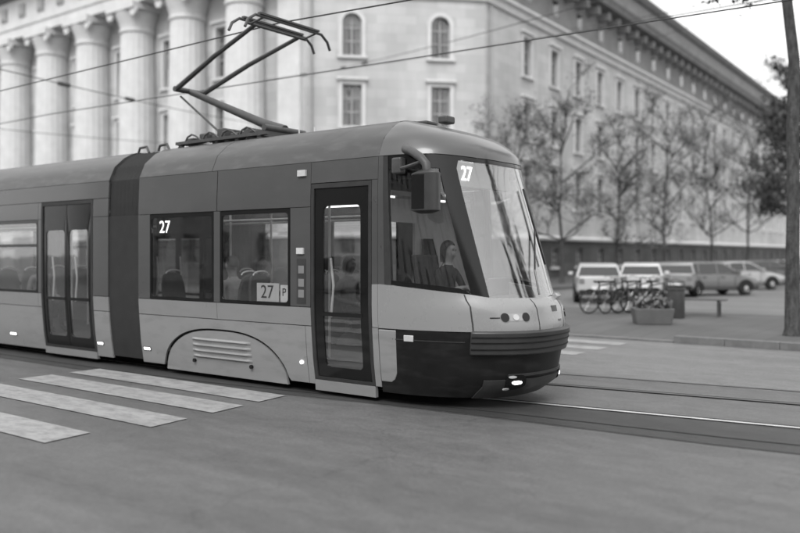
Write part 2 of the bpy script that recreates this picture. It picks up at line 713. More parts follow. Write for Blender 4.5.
# zebra crossing: one sheet per painted bar, bars lie along the street
cw = empty('crosswalk', (-3.1, -3, 0), kind='structure')
k = 0
for y in (-.50, -1.30, -2.2, -3.25, -4.3, -5.35):
    x0, x1 = -5.25, -1.08 + (.1 * ((k * 7) % 3 - 1))
    mb = MB()
    mb.v = [(x0 + 3.1, y + 3 - .26, .009), (x1 + 3.1 + .06, y + 3 - .26, .009), (x1 + 3.1, y + 3 + .26, .009), (x0 + 3.1, y + 3 + .26, .009)]
    mb.f = [(0, 1, 2, 3)]
    mb.build('painted_bar', 'road_paint', cw)
    k += 1
cw2 = empty('crosswalk', (-3, 7, 0), kind='structure')
for y in (6.1, 7.1, 8.1):
    mb = MB()
    mb.v = [(-2.2, y - 7 - .25, .009), (2.9, y - 7 - .25, .009), (2.9, y - 7 + .25, .009), (-2.2, y - 7 + .25, .009)]
    mb.f = [(0, 1, 2, 3)]
    mb.build('painted_bar', 'road_paint', cw2)

# far pavement with kerb stones; the kerb is lowered at the crossing
mb = MB().box(-120, -6.2, 8.95 + .3, 16.2, -.02, .13).box(-6.2, .6, 10.9, 16.2, -.02, .13).extrude([(9.25, -.02), (10.9, -.02), (10.9, .13), (9.25, .03)], lambda p, q, d: (d, p, q), -6.2, .6).box(.6, 80, 9.25, 16.2, -.02, .13)
pave = mb.build('pavement', 'paving', kind='structure')
stone = MB().box(-.495, .495, -.14, .14, -.02, .14).mesh('kerb_stone', 'kerb_stone')
low = MB().box(-.495, .495, -.14, .14, -.02, .035).mesh('kerb_stone', 'kerb_stone')
for i in range(-40, 40):
    x = i + .1
    inst(low if -6.2 < x < .6 else stone, 'kerb_stone', pave, (x, 9.1 + (random.random() - .5) * .012, (random.random() - .5) * .006), (random.random() - .5) * .008)
# far edge of that pavement along the parking street
far_stone = MB().box(-.495, .495, -.12, .12, -.02, .138).mesh('kerb_stone', 'kerb_stone')
for i in range(-30, 30):
    inst(far_stone, 'kerb_stone', pave, (i + .4, 16.33, 0))
bpave = MB().box(-120, -12.5, 23.5, 140, -.02, .14).build('pavement', 'paving', kind='structure')

# ------------------------------------------------------------------ corner building
PR = Vector((-19.794, 35.189))
PL = Vector((-27.282, 27.434))
bld = empty('corner_building', (-27.28, 27.43, 0), label='large pale stone building with giant columns and a cut corner behind the tram', cat='building')
BO = Vector((-27.28, 27.43))


def frame_of(P0, ang):
    ca, sa = math.cos(R(ang)), math.sin(R(ang))
    return lambda u, o, z: (P0.x - BO.x + u * ca + o * sa, P0.y - BO.y + u * sa - o * ca, z)   # o = outwards


def wall_with_holes(name, m, L, z0, z1, holes, ang, P0, parent, depth=.4, org=None):
    org = org if org is not None else BO
    us = sorted(set([0, L] + [h[0] for h in holes] + [h[1] for h in holes]))
    zs = sorted(set([z0, z1] + [h[2] for h in holes] + [h[3] for h in holes]))
    mb = MB()
    idx = {}

    def vid(u, z, y=0.):
        key = (round(u, 4), round(z, 4), y)
        if key not in idx:
            idx[key] = len(mb.v)
            mb.v.append((u, y, z))
        return idx[key]
    for i in range(len(us) - 1):
        for j in range(len(zs) - 1):
            cu, cz = (us[i] + us[i + 1]) / 2, (zs[j] + zs[j + 1]) / 2
            if any(h[0] < cu < h[1] and h[2] < cz < h[3] for h in holes):
                continue
            mb.f.append((vid(us[i], zs[j]), vid(us[i + 1], zs[j]), vid(us[i + 1], zs[j + 1]), vid(us[i], zs[j + 1])))
    for h in holes:
        c = [(h[0], h[2]), (h[1], h[2]), (h[1], h[3]), (h[0], h[3])]
        for k in range(4):
            a, b = c[k], c[(k + 1) % 4]
            mb.f.append((vid(*a), vid(*a, depth), vid(*b, depth), vid(*b)))
    # back of the wall, so that it has a body
    b0 = len(mb.v)
    mb.v += [(0, depth + .6, z0), (L, depth + .6, z0), (L, depth + .6, z1), (0, depth + .6, z1)]
    mb.f.append((b0 + 3, b0 + 2, b0 + 1, b0))
    me = bpy.data.meshes.new(name)
    me.from_pydata(mb.v, [], mb.f)
    me.materials.append(MATS[m])
    o = inst(me, name, parent, (P0.x - org.x, P0.y - org.y, 0), R(ang))
    return o


WIN = {}


def window_meshes(wd, ht, surround=True):
    key = (wd, ht, surround)
    if key in WIN:
        return WIN[key]
    f = MB()
    f.box(-wd / 2, -wd / 2 + .09, .2, .28, 0, ht).box(wd / 2 - .09, wd / 2, .2, .28, 0, ht)
    f.box(-wd / 2 + .09, wd / 2 - .09, .2, .28, 0, .09).box(-wd / 2 + .09, wd / 2 - .09, .2, .28, ht - .09, ht)
    f.box(-.05, .05, .19, .27, .09, ht - .09)
    for zz in (ht * .36, ht * .68):
        f.box(-wd / 2 + .09, -.05, .2, .265, zz - .04, zz + .04).box(.05, wd / 2 - .09, .2, .265, zz - .04, zz + .04)
    fr = f.mesh('frame', 'window_frame')
    p = MB()
    p.box(-wd / 2 + .02, wd / 2 - .02, .225, .24, .02, ht - .02)
    pn = p.mesh('pane', 'pane_far')
    c = MB()
    for s_ in (-1, 1):
        def cf(a, b, s_=s_):
            x = s_ * lerp(wd * .18, wd / 2, a)
            return (x, .34 + .03 * math.sin(a * 22), b * ht)
        c.grid(cf, 14, 1)
    cu = c.mesh('curtain', 'curtain')
    rm = MB().box(-wd / 2 + .01, wd / 2 - .01, .392, .398, .01, ht - .01).mesh('room', 'room_dark')
    s_ = MB()
    s_.box(-wd / 2 - .3, wd / 2 + .3, -.18, .1, -.16, -.004)
    if surround:
        s_.box(-wd / 2 - .22, -wd / 2 - .003, -.08, -.002, 0, ht + .003).box(wd / 2 + .003, wd / 2 + .22, -.08, -.002, 0, ht + .003)
        s_.box(-wd / 2 - .22, wd / 2 + .22, -.08, -.002, ht + .004, ht + .26).box(-wd / 2 - .34, wd / 2 + .34, -.26, -.002, ht + .262, ht + .42)
    su = s_.mesh('surround', 'plaster_trim')
    WIN[key] = (fr, pn, cu, rm, su)
    return WIN[key]


def arch_surround(wd, ht):
    key = ('arch', wd, ht)
    if key in WIN:
        return WIN[key]
    r = wd / 2
    zc = ht - r
    sp = MB()                                   # masonry that rounds off the head of the opening
    n = 10
    for sg in (-1, 1):
        poly = [(sg * r * math.sin(math.pi / 2 * i / n), zc + r * math.cos(math.pi / 2 * i / n)) for i in range(n + 1)] + [(sg * (r + .003), ht + .003)]
        sp.extrude(poly, lambda p, q, d: (p, d, q), .0, .19)
    a = MB()
    m = 20
    for i in range(m):
        t0, t1 = math.pi * i / m, math.pi * (i + 1) / m
        q = [((r + k) * math.cos(t), zc + (r + k) * math.sin(t)) for t, k in ((t0, .004), (t0, .24), (t1, .24), (t1, .004))]
        a.extrude(q, lambda p, z_, d: (p, d, z_), -.08, -.002)
    a.box(-r - .22, -r - .003, -.08, -.002, 0, zc).box(r + .003, r + .22, -.08, -.002, 0, zc)
    a.box(-r - .3, r + .3, -.18, .1, -.16, -.004)
    WIN[key] = (sp.mesh('spandrel', 'ashlar'), a.mesh('surround', 'plaster_trim'))
    return WIN[key]


def put_window(parent, P0, ang, u, z, wd, ht, surround=True, curtain=True, org=None, arched=False):
    org = org if org is not None else BO
    fr, pn, cu, rm, su = window_meshes(wd, ht, surround)
    d = Vector((math.cos(R(ang)), math.sin(R(ang))))
    p = P0 + d * u - org
    win = inst(fr, 'window', parent, (p.x, p.y, z), R(ang))
    inst(pn, 'pane', win)
    inst(rm, 'room', win)
    if arched:
        sp, asu = arch_surround(wd, ht)
        inst(sp, 'spandrel', win)
        inst(asu, 'surround', win)
    else:
        inst(su, 'surround', win)
    if curtain:
        inst(cu, 'curtain', win)
    if random.random() < .45:
        kb = ('blind', wd, ht, random.choice((.25, .4, .6)))
        if kb not in WIN:
            WIN[kb] = MB().box(-wd / 2 + .05, wd / 2 - .05, .295, .31, ht * (1 - kb[3]), ht - .05).mesh('blind', 'curtain')
        inst(WIN[kb], 'blind', win)


ROWS = [(13.45, 2.5), (9.3, 2.45), (5.05, 2.6)]
WW = 1.15
# --- wing along the side street
WL = 96.
wa = 92.
us_w = [5.6 + 4.2 * i for i in range(21)]
holes = [(u - WW / 2, u + WW / 2, z, z + h) for u in us_w for z, h in ROWS]
wall_with_holes('wall', 'ashlar', WL, 3.05, 17.0, holes, wa, PR, bld)
base_h = [(u - .55, u + .55, .9, 2.2) for u in us_w]
wall_with_holes('base_wall', 'ashlar_base', WL, 0., 2.75, base_h, wa, PR + Vector((math.cos(R(2)), math.sin(R(2)))) * .12, bld)
PB = PR + Vector((math.cos(R(2)), math.sin(R(2)))) * .12
for i, u in enumerate(us_w):
    for z, h in ROWS:
        put_window(bld, PR, wa, u, z, WW, h, True, random.random() < .75)
    put_window(bld, PB, wa, u, .9, 1.1, 1.3, False, False)
# --- cut corner
CL = (PR - PL).length
ca_ = math.degrees(math.atan2(PR.y - PL.y, PR.x - PL.x))
us_c = [2.75, 8.05]
holes = [(u - WW / 2, u + WW / 2, z, z + h) for u in us_c for z, h in ROWS]
wall_with_holes('wall', 'ashlar', CL, 3.05, 17.0, holes, ca_, PL, bld)
wall_with_holes('base_wall', 'ashlar_base', CL, 0., 2.75, [], ca_, PL + Vector((math.cos(R(ca_ - 90)), math.sin(R(ca_ - 90)))) * .12, bld)
for u in us_c:
    for z, h in ROWS:
        put_window(bld, PL, ca_, u, z, WW, h, arched=z > 12)
# --- columned front along the main street
AL = 75.
PA = PL + Vector((-AL, 0))
cols = [AL - 4.3 - 5.35 * i for i in range(13)]
us_a = [c - 2.67 for c in cols[:-1]]
holes = [(u - .8, u + .8, z, z + h) for u in us_a for z, h in ((13.0, 3.2), (8.6, 2.6), (4.6, 2.6))]
wall_with_holes('wall', 'ashlar', AL, 3.05, 18.6, holes, 0, PA, bld)
wall_with_holes('base_wall', 'ashlar_base', AL, 0, 2.75, [], 0, PA + Vector((0, -.12)), bld)
for u in us_a:
    for z, h in ((13.0, 3.2), (8.6, 2.6), (4.6, 2.6)):
        put_window(bld, PA, 0, u, z, 1.6, h, True, random.random() < .6)
# columns: fluted shaft, base and capital
def column_mesh():
    mb = MB()
    n = 40
    rows = [(3.1, 1.28), (3.1 + .3, 1.28), (3.42, 1.16), (3.7, 1.2), (3.9, 1.08)]
    b = len(mb.v)
    prof = rows + [(4.0, 1.02), (9, 1.02), (13, .98), (16.7, .9), (16.78, .98), (16.95, .98), (17.0, .92)]
    for z, r in prof:
        for k_ in range(n):
            a = 2 * math.pi * k_ / n
            r2 = r * 1.25
            rr = r2 - (.03 if (k_ % 2 and 4 <= z <= 16.7) else 0)
            mb.v.append((rr * math.cos(a), rr * math.sin(a), z))
    for i in range(len(prof) - 1):
        for k_ in range(n):
            k2 = (k_ + 1) % n
            mb.f.append((b + i * n + k_, b + i * n + k2, b + (i + 1) * n + k2, b + (i + 1) * n + k_))
    return mb.mesh('column', 'plaster_trim')


def capital_mesh():
    mb = MB()
    mb.lathe([(1.15, 17.0), (1.22, 17.3), (1.38, 17.75), (1.5, 18.05), (1.4, 18.12)], (0, 0, 0), 24)
    mb.box(-1.55, 1.55, -1.5, 1.0, 18.122, 18.55)
    for sx in (-1, 1):
        mb.lathe([(.05, -.12), (.34, -.1), (.34, .1), (.05, .12)], (sx * 1.3, -1.25, 17.95), 14, 'y')
    return mb.mesh('capital', 'plaster_trim')


colm, capm = column_mesh(), capital_mesh()
for c in cols:
    p = PA + Vector((c, -.75)) - BO
    co = inst(colm, 'column', bld, (p.x, p.y, 0))
    inst(capm, 'capital', co)
for u in (AL - 1.0,):
    f = frame_of(PA, 0)
    mb = MB()
    mb.extrude([(u - .9, -.0), (u + .9, 0), (u + .9, .35), (u - .9, .35)], lambda p, q, d: f(p, q, d), 3.06, 18.55)
    mb.build('pilaster', 'plaster_trim', bld)


def moulding(name, m, P0, ang, L, prof, u0=0., parent=None):
    """prof: outline in (out, z), swept along the wall"""
    f = frame_of(P0, ang)
    mb = MB()
    mb.extrude(prof, lambda p, q, d: f(d, p, q), u0, L)
    return mb.build(name, m, parent or bld)


corn_p = [(-.3, 20.3), (.25, 20.3), (.3, 20.55), (1.15, 20.7), (1.25, 21.05), (1.35, 21.25), (-.3, 21.25)]
for (P0, ang, L, zb) in ((PR, wa, WL, 17.0), (PL, ca_, CL, 17.0), (PA, 0, AL, 18.6)):
    moulding('string_course', 'plaster_trim', P0, ang, L, [(-.1, 2.752), (.32, 2.752), (.36, 2.9), (.2, 3.048), (-.1, 3.048)])
    if zb < 18:
        moulding('architrave', 'plaster_trim', P0, ang, L, [(-.3, 17.002), (.18, 17.002), (.22, 17.35), (.45, 17.5), (.45, 17.68), (-.3, 17.68)])
        moulding('frieze', 'attic', P0, ang, L, [(-.3, 17.682), (.1, 17.682), (.1, 20.298), (-.3, 20.298)])
        moulding('cornice', 'cornice_dark', P0, ang, L, corn_p)
        moulding('attic_wall', 'attic', P0, ang, L, [(-.6, 21.252), (-.05, 21.252), (-.05, 23.7), (-.6, 23.7)])
        moulding('attic_cornice', 'cornice_dark', P0, ang, L, [(-.7, 23.702), (.15, 23.702), (.35, 24.0), (.4, 24.25), (-.7, 24.25)])
    else:
        moulding('architrave', 'plaster_trim', P0, ang, L, [(-.5, 18.602), (1.75, 18.602), (1.75, 19.3), (1.85, 19.35), (1.85, 19.6), (-.5, 19.6)])
        moulding('frieze', 'plaster_trim', P0, ang, L, [(-.5, 19.602), (1.7, 19.602), (1.7, 21.6), (-.5, 21.6)])
        moulding('cornice', 'cornice_dark', P0, ang, L, [(-.5, 21.602), (1.9, 21.602), (2.0, 21.9), (3.0, 22.1), (3.1, 22.6), (-.5, 22.6)])
        moulding('attic_wall', 'attic', P0, ang, L, [(-.6, 22.602), (.8, 22.602), (.8, 25.3), (-.6, 25.3)])
# brackets under the cornices, small relief panels on the frieze
br = MB().box(-.22, .22, -.95, .02, 19.75, 20.298).mesh('bracket', 'cornice_dark')
for i in range(45):
    u = .9 + 2.1 * i
    p = PR + Vector((math.cos(R(wa)), math.sin(R(wa)))) * u + Vector((math.cos(R(wa - 90)), math.sin(R(wa - 90)))) * .1 - BO
    inst(br, 'bracket', bld, (p.x, p.y, 0), R(wa))
for i in range(5):
    p = PL + (PR - PL).normalized() * (1. + 2.19 * i) + Vector((math.cos(R(ca_ - 90)), math.sin(R(ca_ - 90)))) * .1 - BO
    inst(br, 'bracket', bld, (p.x, p.y, 0), R(ca_))
pan = MB().box(-.45, .45, -.1, 0, 20.1, 21.1).box(-.3, .3, -.16, -.1, 20.25, 20.95).mesh('relief_panel', 'window_frame')
for i in range(27):
    p = PA + Vector((AL - 1.6 - 2.675 * i, -1.7)) - BO
    inst(pan, 'relief_panel', bld, (p.x, p.y, 0))
# attic windows in the frieze of the wing
am = MB().box(-.45, .45, -.03, .02, 18.35, 19.45).mesh('attic_window', 'car_glass')
for u in us_w:
    p = PR + Vector((math.cos(R(wa)), math.sin(R(wa)))) * u + Vector((math.cos(R(wa - 90)), math.sin(R(wa - 90)))) * .1 - BO
    inst(am, 'attic_window', bld, (p.x, p.y, 0), R(wa))
# roof
mb = MB()
n1 = Vector((math.cos(R(wa)), math.sin(R(wa))))
pts = [PA, PL, PR, PR + n1 * WL, PR + n1 * WL + Vector((-16, 0)), Vector((PR.x - 22, PL.y + 18)), PA + Vector((0, 18))]
mb.extrude([(p.x - BO.x + (-.8 if i in (2, 3) else 0), p.y - BO.y + (.8 if i in (0, 1) else 0)) for i, p in enumerate(pts)], lambda p, q, d: (p, q, d), 22.7, 23.4)
mb.build('roof', 'roof_sheet', bld)
# downpipes on the cut corner
for (P0, ang, u) in ((PL, ca_, .35), (PR, wa, .5), (PR, wa, 26.7), (PR, wa, 51.9)):
    f = frame_of(P0, ang)
    mb = MB().tube([f(u, .14, 3.1), f(u, .14, 16.9)], .07, 8)
    mb.build('downpipe', 'window_frame', bld, True)

# --- plain tenement behind the photographer: it is what the tram's side windows mirror
ob_o = Vector((-20, -30))
opp = empty('tenement', (-20, -30, 0), label='plain plastered tenement block across the road, opposite the columned building', cat='building')
P0 = Vector((45, -30))
us_o = [3 + 3.6 * i for i in range(27)]
rows_o = [(1.2, 2.0), (4.8, 2.0), (8.2, 2.0), (11.6, 2.0)]
wall_with_holes('wall', 'ashlar_far', 100, 0, 15, [(u - .65, u + .65, z, z + h) for u in us_o for z, h in rows_o], 180, P0, opp, org=ob_o)
for u in us_o:
    for z, h in rows_o:
        put_window(opp, P0, 180, u, z, 1.3, h, False, random.random() < .5, org=ob_o)
MB().box(-35.5, 65.5, -12, .5, 15.002, 15.5).build('cornice', 'plaster_trim', opp)

# ------------------------------------------------------------------ the tram (x forwards, near side y=0, far side y=2.35)
tram = empty('tram', (-2.8, 1.175, 0), label='two-tone low-floor articulated tram of line 27 with raised pantograph', cat='tram')
TO = Vector((-2.8, 1.175, 0))
TW = 2.35
SZ = [.14, .45, .8, 1.1, 2.5, 2.97, 3.0, 3.2, 3.36, 3.44, 3.47]
SI = [.10, .05, .02, 0, 0, .02, .03, .12, .30, .45, .56]
NF = [.14, .3, .6, .95, 1.2, 1.3, 3.05, 3.15, 3.25, 3.35, 3.42, 3.47]
NX = [1.52, 1.74, 1.80, 1.86, 1.81, 1.70, 1.14, 1.03, .88, .62, .38, .16]
PW, NX0 = 2.4, .12


def T(x, y, z):
    return (x - TO.x, y - TO.y, z)


def inset(z):
    return interp(z, SZ, SI)


def side(x, z, off, far=False):
    y = inset(z) - off
    return T(x, TW - y, z) if far else T(x, y, z)


def nose_raw(s, z):
    hw = TW / 2 - inset(z)
    L = interp(z, NF, NX) - NX0
    a = min(1, abs(s)) * math.pi / 2
    return Vector((NX0 + L * max(0, math.cos(a)) ** (2 / PW), TW / 2 + math.copysign(hw * math.sin(a) ** (2 / PW), s), z))


def nose(s, z, off):
    p = nose_raw(s, z)
    e = .004
    s0, s1 = max(-1, s - e), min(1, s + e)
    ds = nose_raw(s1, z) - nose_raw(s0, z)
    dz = nose_raw(s, z + .01) - nose_raw(s, z - .01)
    n = ds.cross(dz)
    if abs(s) > .985:
        n = Vector((0, math.copysign(1, s), 0))
    if n.length > 1e-9:
        n.normalize()
    if n.dot(Vector((p.x + .6 - 0, p.y - TW / 2, 0))) < 0:
        n = -n
    p = p + n * off
    return T(p.x, p.y, p.z)


def npatch(sL, sR, zB, zT, o=0., t=.03, na=18, nb=10):
    """plate on the nose; sL,sR functions of b, zB,zT functions of s"""
    def fn(a, b, off):
        s = lerp(sL(b), sR(b), a)
        return nose(s, lerp(zB(s), zT(s), b), off)
    return MB().shell(fn, na, nb, o, t)


def ndisc(s0, z0, rs, rz, o=.01, t=.01, p=2.0, na=24, nb=4):
    """oval plate on the nose"""
    mb = MB()
    for off in (o, o - t):
        mb.v.append(nose(s0, z0, off))
        for j in range(1, nb + 1):
            for i in range(na):
                a = 2 * math.pi * i / na
                cs, sn = math.cos(a), math.sin(a)
                mb.v.append(nose(s0 + rs * j / nb * math.copysign(abs(cs) ** (2 / p), cs), z0 + rz * j / nb * math.copysign(abs(sn) ** (2 / p), sn), off))
    m = 1 + na * nb
    for q in (0, m):
        for i in range(na):
            i2 = (i + 1) % na
            mb.f.append((q, q + 1 + i, q + 1 + i2))
            for j in range(nb - 1):
                mb.f.append((q + 1 + j * na + i, q + 1 + (j + 1) * na + i, q + 1 + (j + 1) * na + i2, q + 1 + j * na + i2))
    for i in range(na):
        i2 = (i + 1) % na
        mb.f.append((1 + (nb - 1) * na + i, 1 + (nb - 1) * na + i2, m + 1 + (nb - 1) * na + i2, m + 1 + (nb - 1) * na + i))
    return mb


def con(v):
    return lambda *_: v


# part registry so that the rear cab can be a turned copy of the front one
FRONT = []


def keep(o):
    FRONT.append(o)
    return o


def white_bottom(s):
    return .915


def win_bottom(s):
    a = abs(s)
    return interp(a, [0, .41, .52, .75, .95, 1.0], [1.285, 1.30, 1.335, 1.385, 1.43, 1.44])


def roof_edge(s):
    return interp(abs(s), [0, .25, .6, 1], [2.93, 2.94, 2.975, 2.975])


# --- nose shell
keep(npatch(con(-1), con(1), con(.14), con(.905), 0, .04, 48, 8).build('front_skirt', 'tram_skirt', tram, True))
keep(npatch(con(-1), con(1), con(.915), win_bottom, 0, .04, 64, 6).build('front_panel', 'tram_white', tram, True))
mbp = npatch(con(-.57), con(.57), con(.655), con(.925), .055, .075, 40, 4)
bum = keep(mbp.build('bumper', 'tram_bumper', tram, True, .018))
for zz in (.725, .80, .862):
    npatch(con(-.565), con(.565), con(zz - .006), con(zz + .006), .064, .012, 40, 1).build('rubbing_strip', 'tram_skirt', bum, True)
npatch(con(-.95), con(-.6), con(.79), con(.80), .006, .008, 10, 1).build('trim_line', 'tram_bumper', bum)
keep(npatch(con(-.33), con(.33), con(.40), con(.425), .02, .03, 26, 2).build('trim_line', 'tram_bumper', tram))
keep(npatch(con(-.48), con(.48), con(.14), con(.36), .018, .02, 30, 3).build('lower_lip', 'tram_bumper', tram, True))
# roof cap of the cab
mb = MB()


def capf(a, b):
    s = lerp(-1, 1, a)
    z = lerp(roof_edge(s), 3.47, b)
    return nose(s, z, .0)


mb.grid(capf, 48, 12)
nb_ = 13
mb.f.append(tuple([i * nb_ + 12 for i in range(49)]))
keep(mb.build('cab_roof', 'tram_dark', tram, True))
# black glazing band: header, side windows, raked pillars, windscreen
keep(npatch(con(-.955), con(.955), lambda s: roof_edge(s) - (.05 if abs(s) < .42 else .17), lambda s: roof_edge(s) - .006, -.006, .03, 60, 2).build('glazing_header', 'frit', tram, True))
for sg in (-1, 1):
    def F(v):
        return (lambda b: sg * v) if not callable(v) else (lambda b: sg * v(b))
    pl_l = lambda b: lerp(.518, .580, b)
    pl_r = lambda b: lerp(.412, .445, b)
    lo, hi = (F(.955), F(pl_l)) if sg < 0 else (F(pl_l), F(.955))
    keep(npatch(lo, hi, lambda s: win_bottom(s) + .004, lambda s: roof_edge(s) - .175, -.012, .008, 22, 12).build('cab_side_window', 'pane_cab', tram, True))
    q0, q1 = (F(pl_l), F(pl_r)) if sg < 0 else (F(pl_r), F(pl_l))
    keep(npatch(q0, q1, lambda s: win_bottom(s) + .004, lambda s: roof_edge(s) - .02, -.005, .05, 8, 14).build('windscreen_pillar', 'frit', tram, True))
    # bottom frit of side window
    keep(npatch(lo, hi, lambda s: win_bottom(s) + .006, lambda s: win_bottom(s) + .06, -.008, .01, 22, 2).build('window_seal', 'frit', tram, True))
    q0, q1 = (F(.975), F(.945)) if sg < 0 else (F(.945), F(.975))
    keep(npatch(q0, q1, lambda s: win_bottom(s) + .004, lambda s: roof_edge(s) - .01, .002, .05, 3, 10).build('door_post', 'rubber', tram, True))
    q0, q1 = (F(1.), F(.976)) if sg < 0 else (F(.976), F(1.))
    keep(npatch(q0, q1, lambda s: win_bottom(s) + .004, lambda s: roof_edge(s) - .005, 0, .05, 3, 10).build('corner_post', 'tram_dark', tram, True))
    q0, q1 = (F(1.), F(.935)) if sg < 0 else (F(.935), F(1.))
    rnd_ = lambda b: lerp(.962, .935, min(1, b * 5) ** .45)
    q0, q1 = (F(1.), F(rnd_)) if sg < 0 else (F(rnd_), F(1.))
    lp = npatch(q0, q1, con(.27), con(.9), .006, .02, 6, 16).build('corner_panel', 'tram_light', tram, True, .02)
    keep(lp)
    # lamps
    hb = keep(ndisc(sg * .30, 1.08, .085, .042, .004, .01, 2.6).build('headlight', 'lens_dim', tram, True))
    for sc in (.37, .23):
        dd = ndisc(sg * sc, 1.08, .026, .05, .010, .012).build('lamp_insert', 'frit', hb, True)
    ndisc(sg * .30, 1.08, .02, .034, .012, .01).build('lamp_reflector', 'lens', hb, True)
    npatch(con(min(sg * .40, sg * .46)), con(max(sg * .40, sg * .46)), con(1.07), con(1.08), .005, .01, 4, 1).build('lamp_tail', 'frit', hb)
    fo = keep(ndisc(sg * .27, .335, .075, .085, .022, .012, 3).build('fog_light_housing', 'frit', tram, True))
    ndisc(sg * .265, .33, .036, .02, .032, .012, 2.4).build('lit_lamp', 'lit', fo, True)
    ndisc(sg * .30, .398, .028, .014, .030, .01).build('reflector', 'lens', fo, True)
    ndisc(sg * .32, .265, .022, .012, .030, .01).build('reflector', 'lens', fo, True)
    npatch(con(min(sg * .855, sg * .90)), con(max(sg * .855, sg * .90)), con(.775), con(.85), .008, .012, 5, 3).build('reflector', 'lens', bum, True, .006)
    # joint in the pale panel
    keep(npatch(con(sg * .56 - .004), con(sg * .56 + .004), con(.93), lambda s: win_bottom(s) - .005, .002, .005, 1, 6).build('panel_joint', 'rubber', tram))
    keep(npatch(con(sg * .13 - .003), con(sg * .13 + .003), con(.93), lambda s: win_bottom(s) - .01, .002, .005, 1, 6).build('panel_joint', 'rubber', tram))
keep(npatch(lambda b: -lerp(.410, .443, b), lambda b: lerp(.410, .443, b), lambda s: win_bottom(s) + .004, lambda s: roof_edge(s) - .054, -.012, .008, 44, 16).build('windscreen', 'pane_screen', tram, True))
# emblem on the front panel: flat badge and small plate
keep(npatch(con(.0), con(.045), con(1.12), con(1.19), .004, .006, 3, 3).build('fleet_plate', 'frit', tram))
keep(npatch(con(.045), con(.085), con(1.0), con(1.025), .004, .006, 3, 2).build('badge', 'frit', tram))
# wipers
w1 = [Vector(nose(-.05, 1.31, .04)), Vector(nose(-.02, 1.6, .03)), Vector(nose(.10, 2.1, .03))]
keep(MB().tube(w1, .012, 6).build('wiper', 'frit', tram))
keep(MB().tube([Vector(nose(.1, 1.66, .035)), Vector(nose(.1, 2.6, .03))], .014, 6).build('wiper_blade', 'frit', tram))
keep(npatch(con(.12), con(.42), con(1.25), con(1.30), .05, .06, 8, 3).build('wiper_cowl', 'tram_white', tram, True, .015))


# --- side plates
def splate(x0, x1, z0, z1, m, name, far=False, o=0., t=.03, nb=None, parent=None, smooth=True):
    nb = nb or max(1, int((z1 - z0) / .12))

    def fn(a, b, off):
        return side(lerp(x0, x1, a), lerp(z0, z1, b), off, far)
    return MB().shell(fn, 1, nb, o, t).build(name, m, parent or tram, smooth)


def side_window(x0, x1, far, z0=1.12, z1=2.39, mullion=None, pane='pane_side'):
    fr = ring(MB(), lambda x, z, o: side(x, z, o, far), loop2(x0, x1, z0, z1, .002), loop2(x0 + .04, x1 - .04, z0 + .045, z1 - .05, .05), .002, .03)
    wn = fr.build('window', 'frit', tram, True)
    gl = MB().shell(lambda a, b, off: side(lerp(x0 + .03, x1 - .03, a), lerp(z0 + .03, z1 - .03, b), off, far), 1, 4, -.006, .008)
    gl.build('pane', pane, wn, True)
    if mullion:
        splate(x0 + .04, x1 - .04, mullion - .025, mullion + .025, 'frit', 'transom', far, .004, .04, parent=wn)
    return wn


def door_leaf(x0, x1, far, z0, z1, glass_in, name='door'):
    gi = glass_in
    a, b = (x0 + gi[0], x1 - gi[1])
    lf = ring(MB(), lambda x, z, o: side(x, z, o, far), loop2(x0, x1, z0, z1, .004, 10), loop2(a, b, z0 + gi[2], z1 - gi[3], .07, 10), -.012, .035)
    d = lf.build(name, 'frit', tram, True)
    MB().shell(lambda aa, bb, off: side(lerp(a - .02, b + .02, aa), lerp(z0 + gi[2] - .02, z1 - gi[3] + .02, bb), off, far), 1, 10, -.02, .008).build('pane', 'pane_side', d, True)
    splate(a - .03, b + .03, 1.02, 1.07, 'frit', 'cross_rail', far, -.008, .02, parent=d)
    xx = a + .06
    MB().tube([side(xx, 1.0, -.09, far), side(xx + .04, 1.4, -.1, far), side(xx, 1.75, -.09, far)], .016, 8).build('grab_rail', 'pole_bright', d, True)
    return d


def arch(x, cx, hw, top, z0):
    u = abs(x - cx) / hw
    if u >= 1:
        return z0
    return z0 + (top - z0) * (1 - u ** 2.7) ** (1 / 1.75)


def lower_panel(x0, x1, far, cx=None, hw=1.31, top=.74, zb=.135):
    zt = .875
    if cx is None:
        return splate(x0, x1, zb, zt, 'tram_light', 'lower_panel', far)

    def fn(a, b, off):
        x = lerp(x0, x1, a)
        return side(x, lerp(arch(x, cx, hw, top, zb), zt, b), off, far)
    n = 96
    p = MB().shell(fn, n, 5, 0, .03).build('lower_panel', 'tram_light', tram, True)
    # dark wheel house behind, then the cover with its louvres
    def bk(a, b, off):
        x = lerp(cx - hw - .02, cx + hw + .02, a)
        return side(x, lerp(zb, min(.86, arch(x, cx, hw + .03, top + .03, zb) + .001), b), off, far)
    MB().shell(bk, 60, 3, -.07, .02).build('wheel_house', 'under', tram, True)
    ci, ti = hw - .035, top - .03

    def cv(a, b, off):
        x = lerp(cx - ci, cx + ci, a)
        return side(x, lerp(.075, arch(x, cx, ci, ti, .075) + .002, b), off, far)
    c = MB().shell(cv, 80, 6, -.012, .03).build('bogie_cover', 'tram_light', tram, True)
    for i in range(4):
        z = .30 + .082 * i

        def lv(a, b, off, z=z):
            return side(lerp(cx - .62, cx + .62, a), lerp(z, z + .05, b), off + .028 * (1 - abs(2 * b - 1)) * min(1, 12 * min(a, 1 - a)), far)
        MB().shell(lv, 24, 4, -.010, .012).build('louvre', 'tram_light', c, True)
    for sx in (-.6, .6):
        MB().lathe([(.028, -.02), (.028, .02), (.02, .025)], Vector(side(cx + sx, .255, 0.0, far)), 10, 'y').build('lock', 'frit', c)
    return p


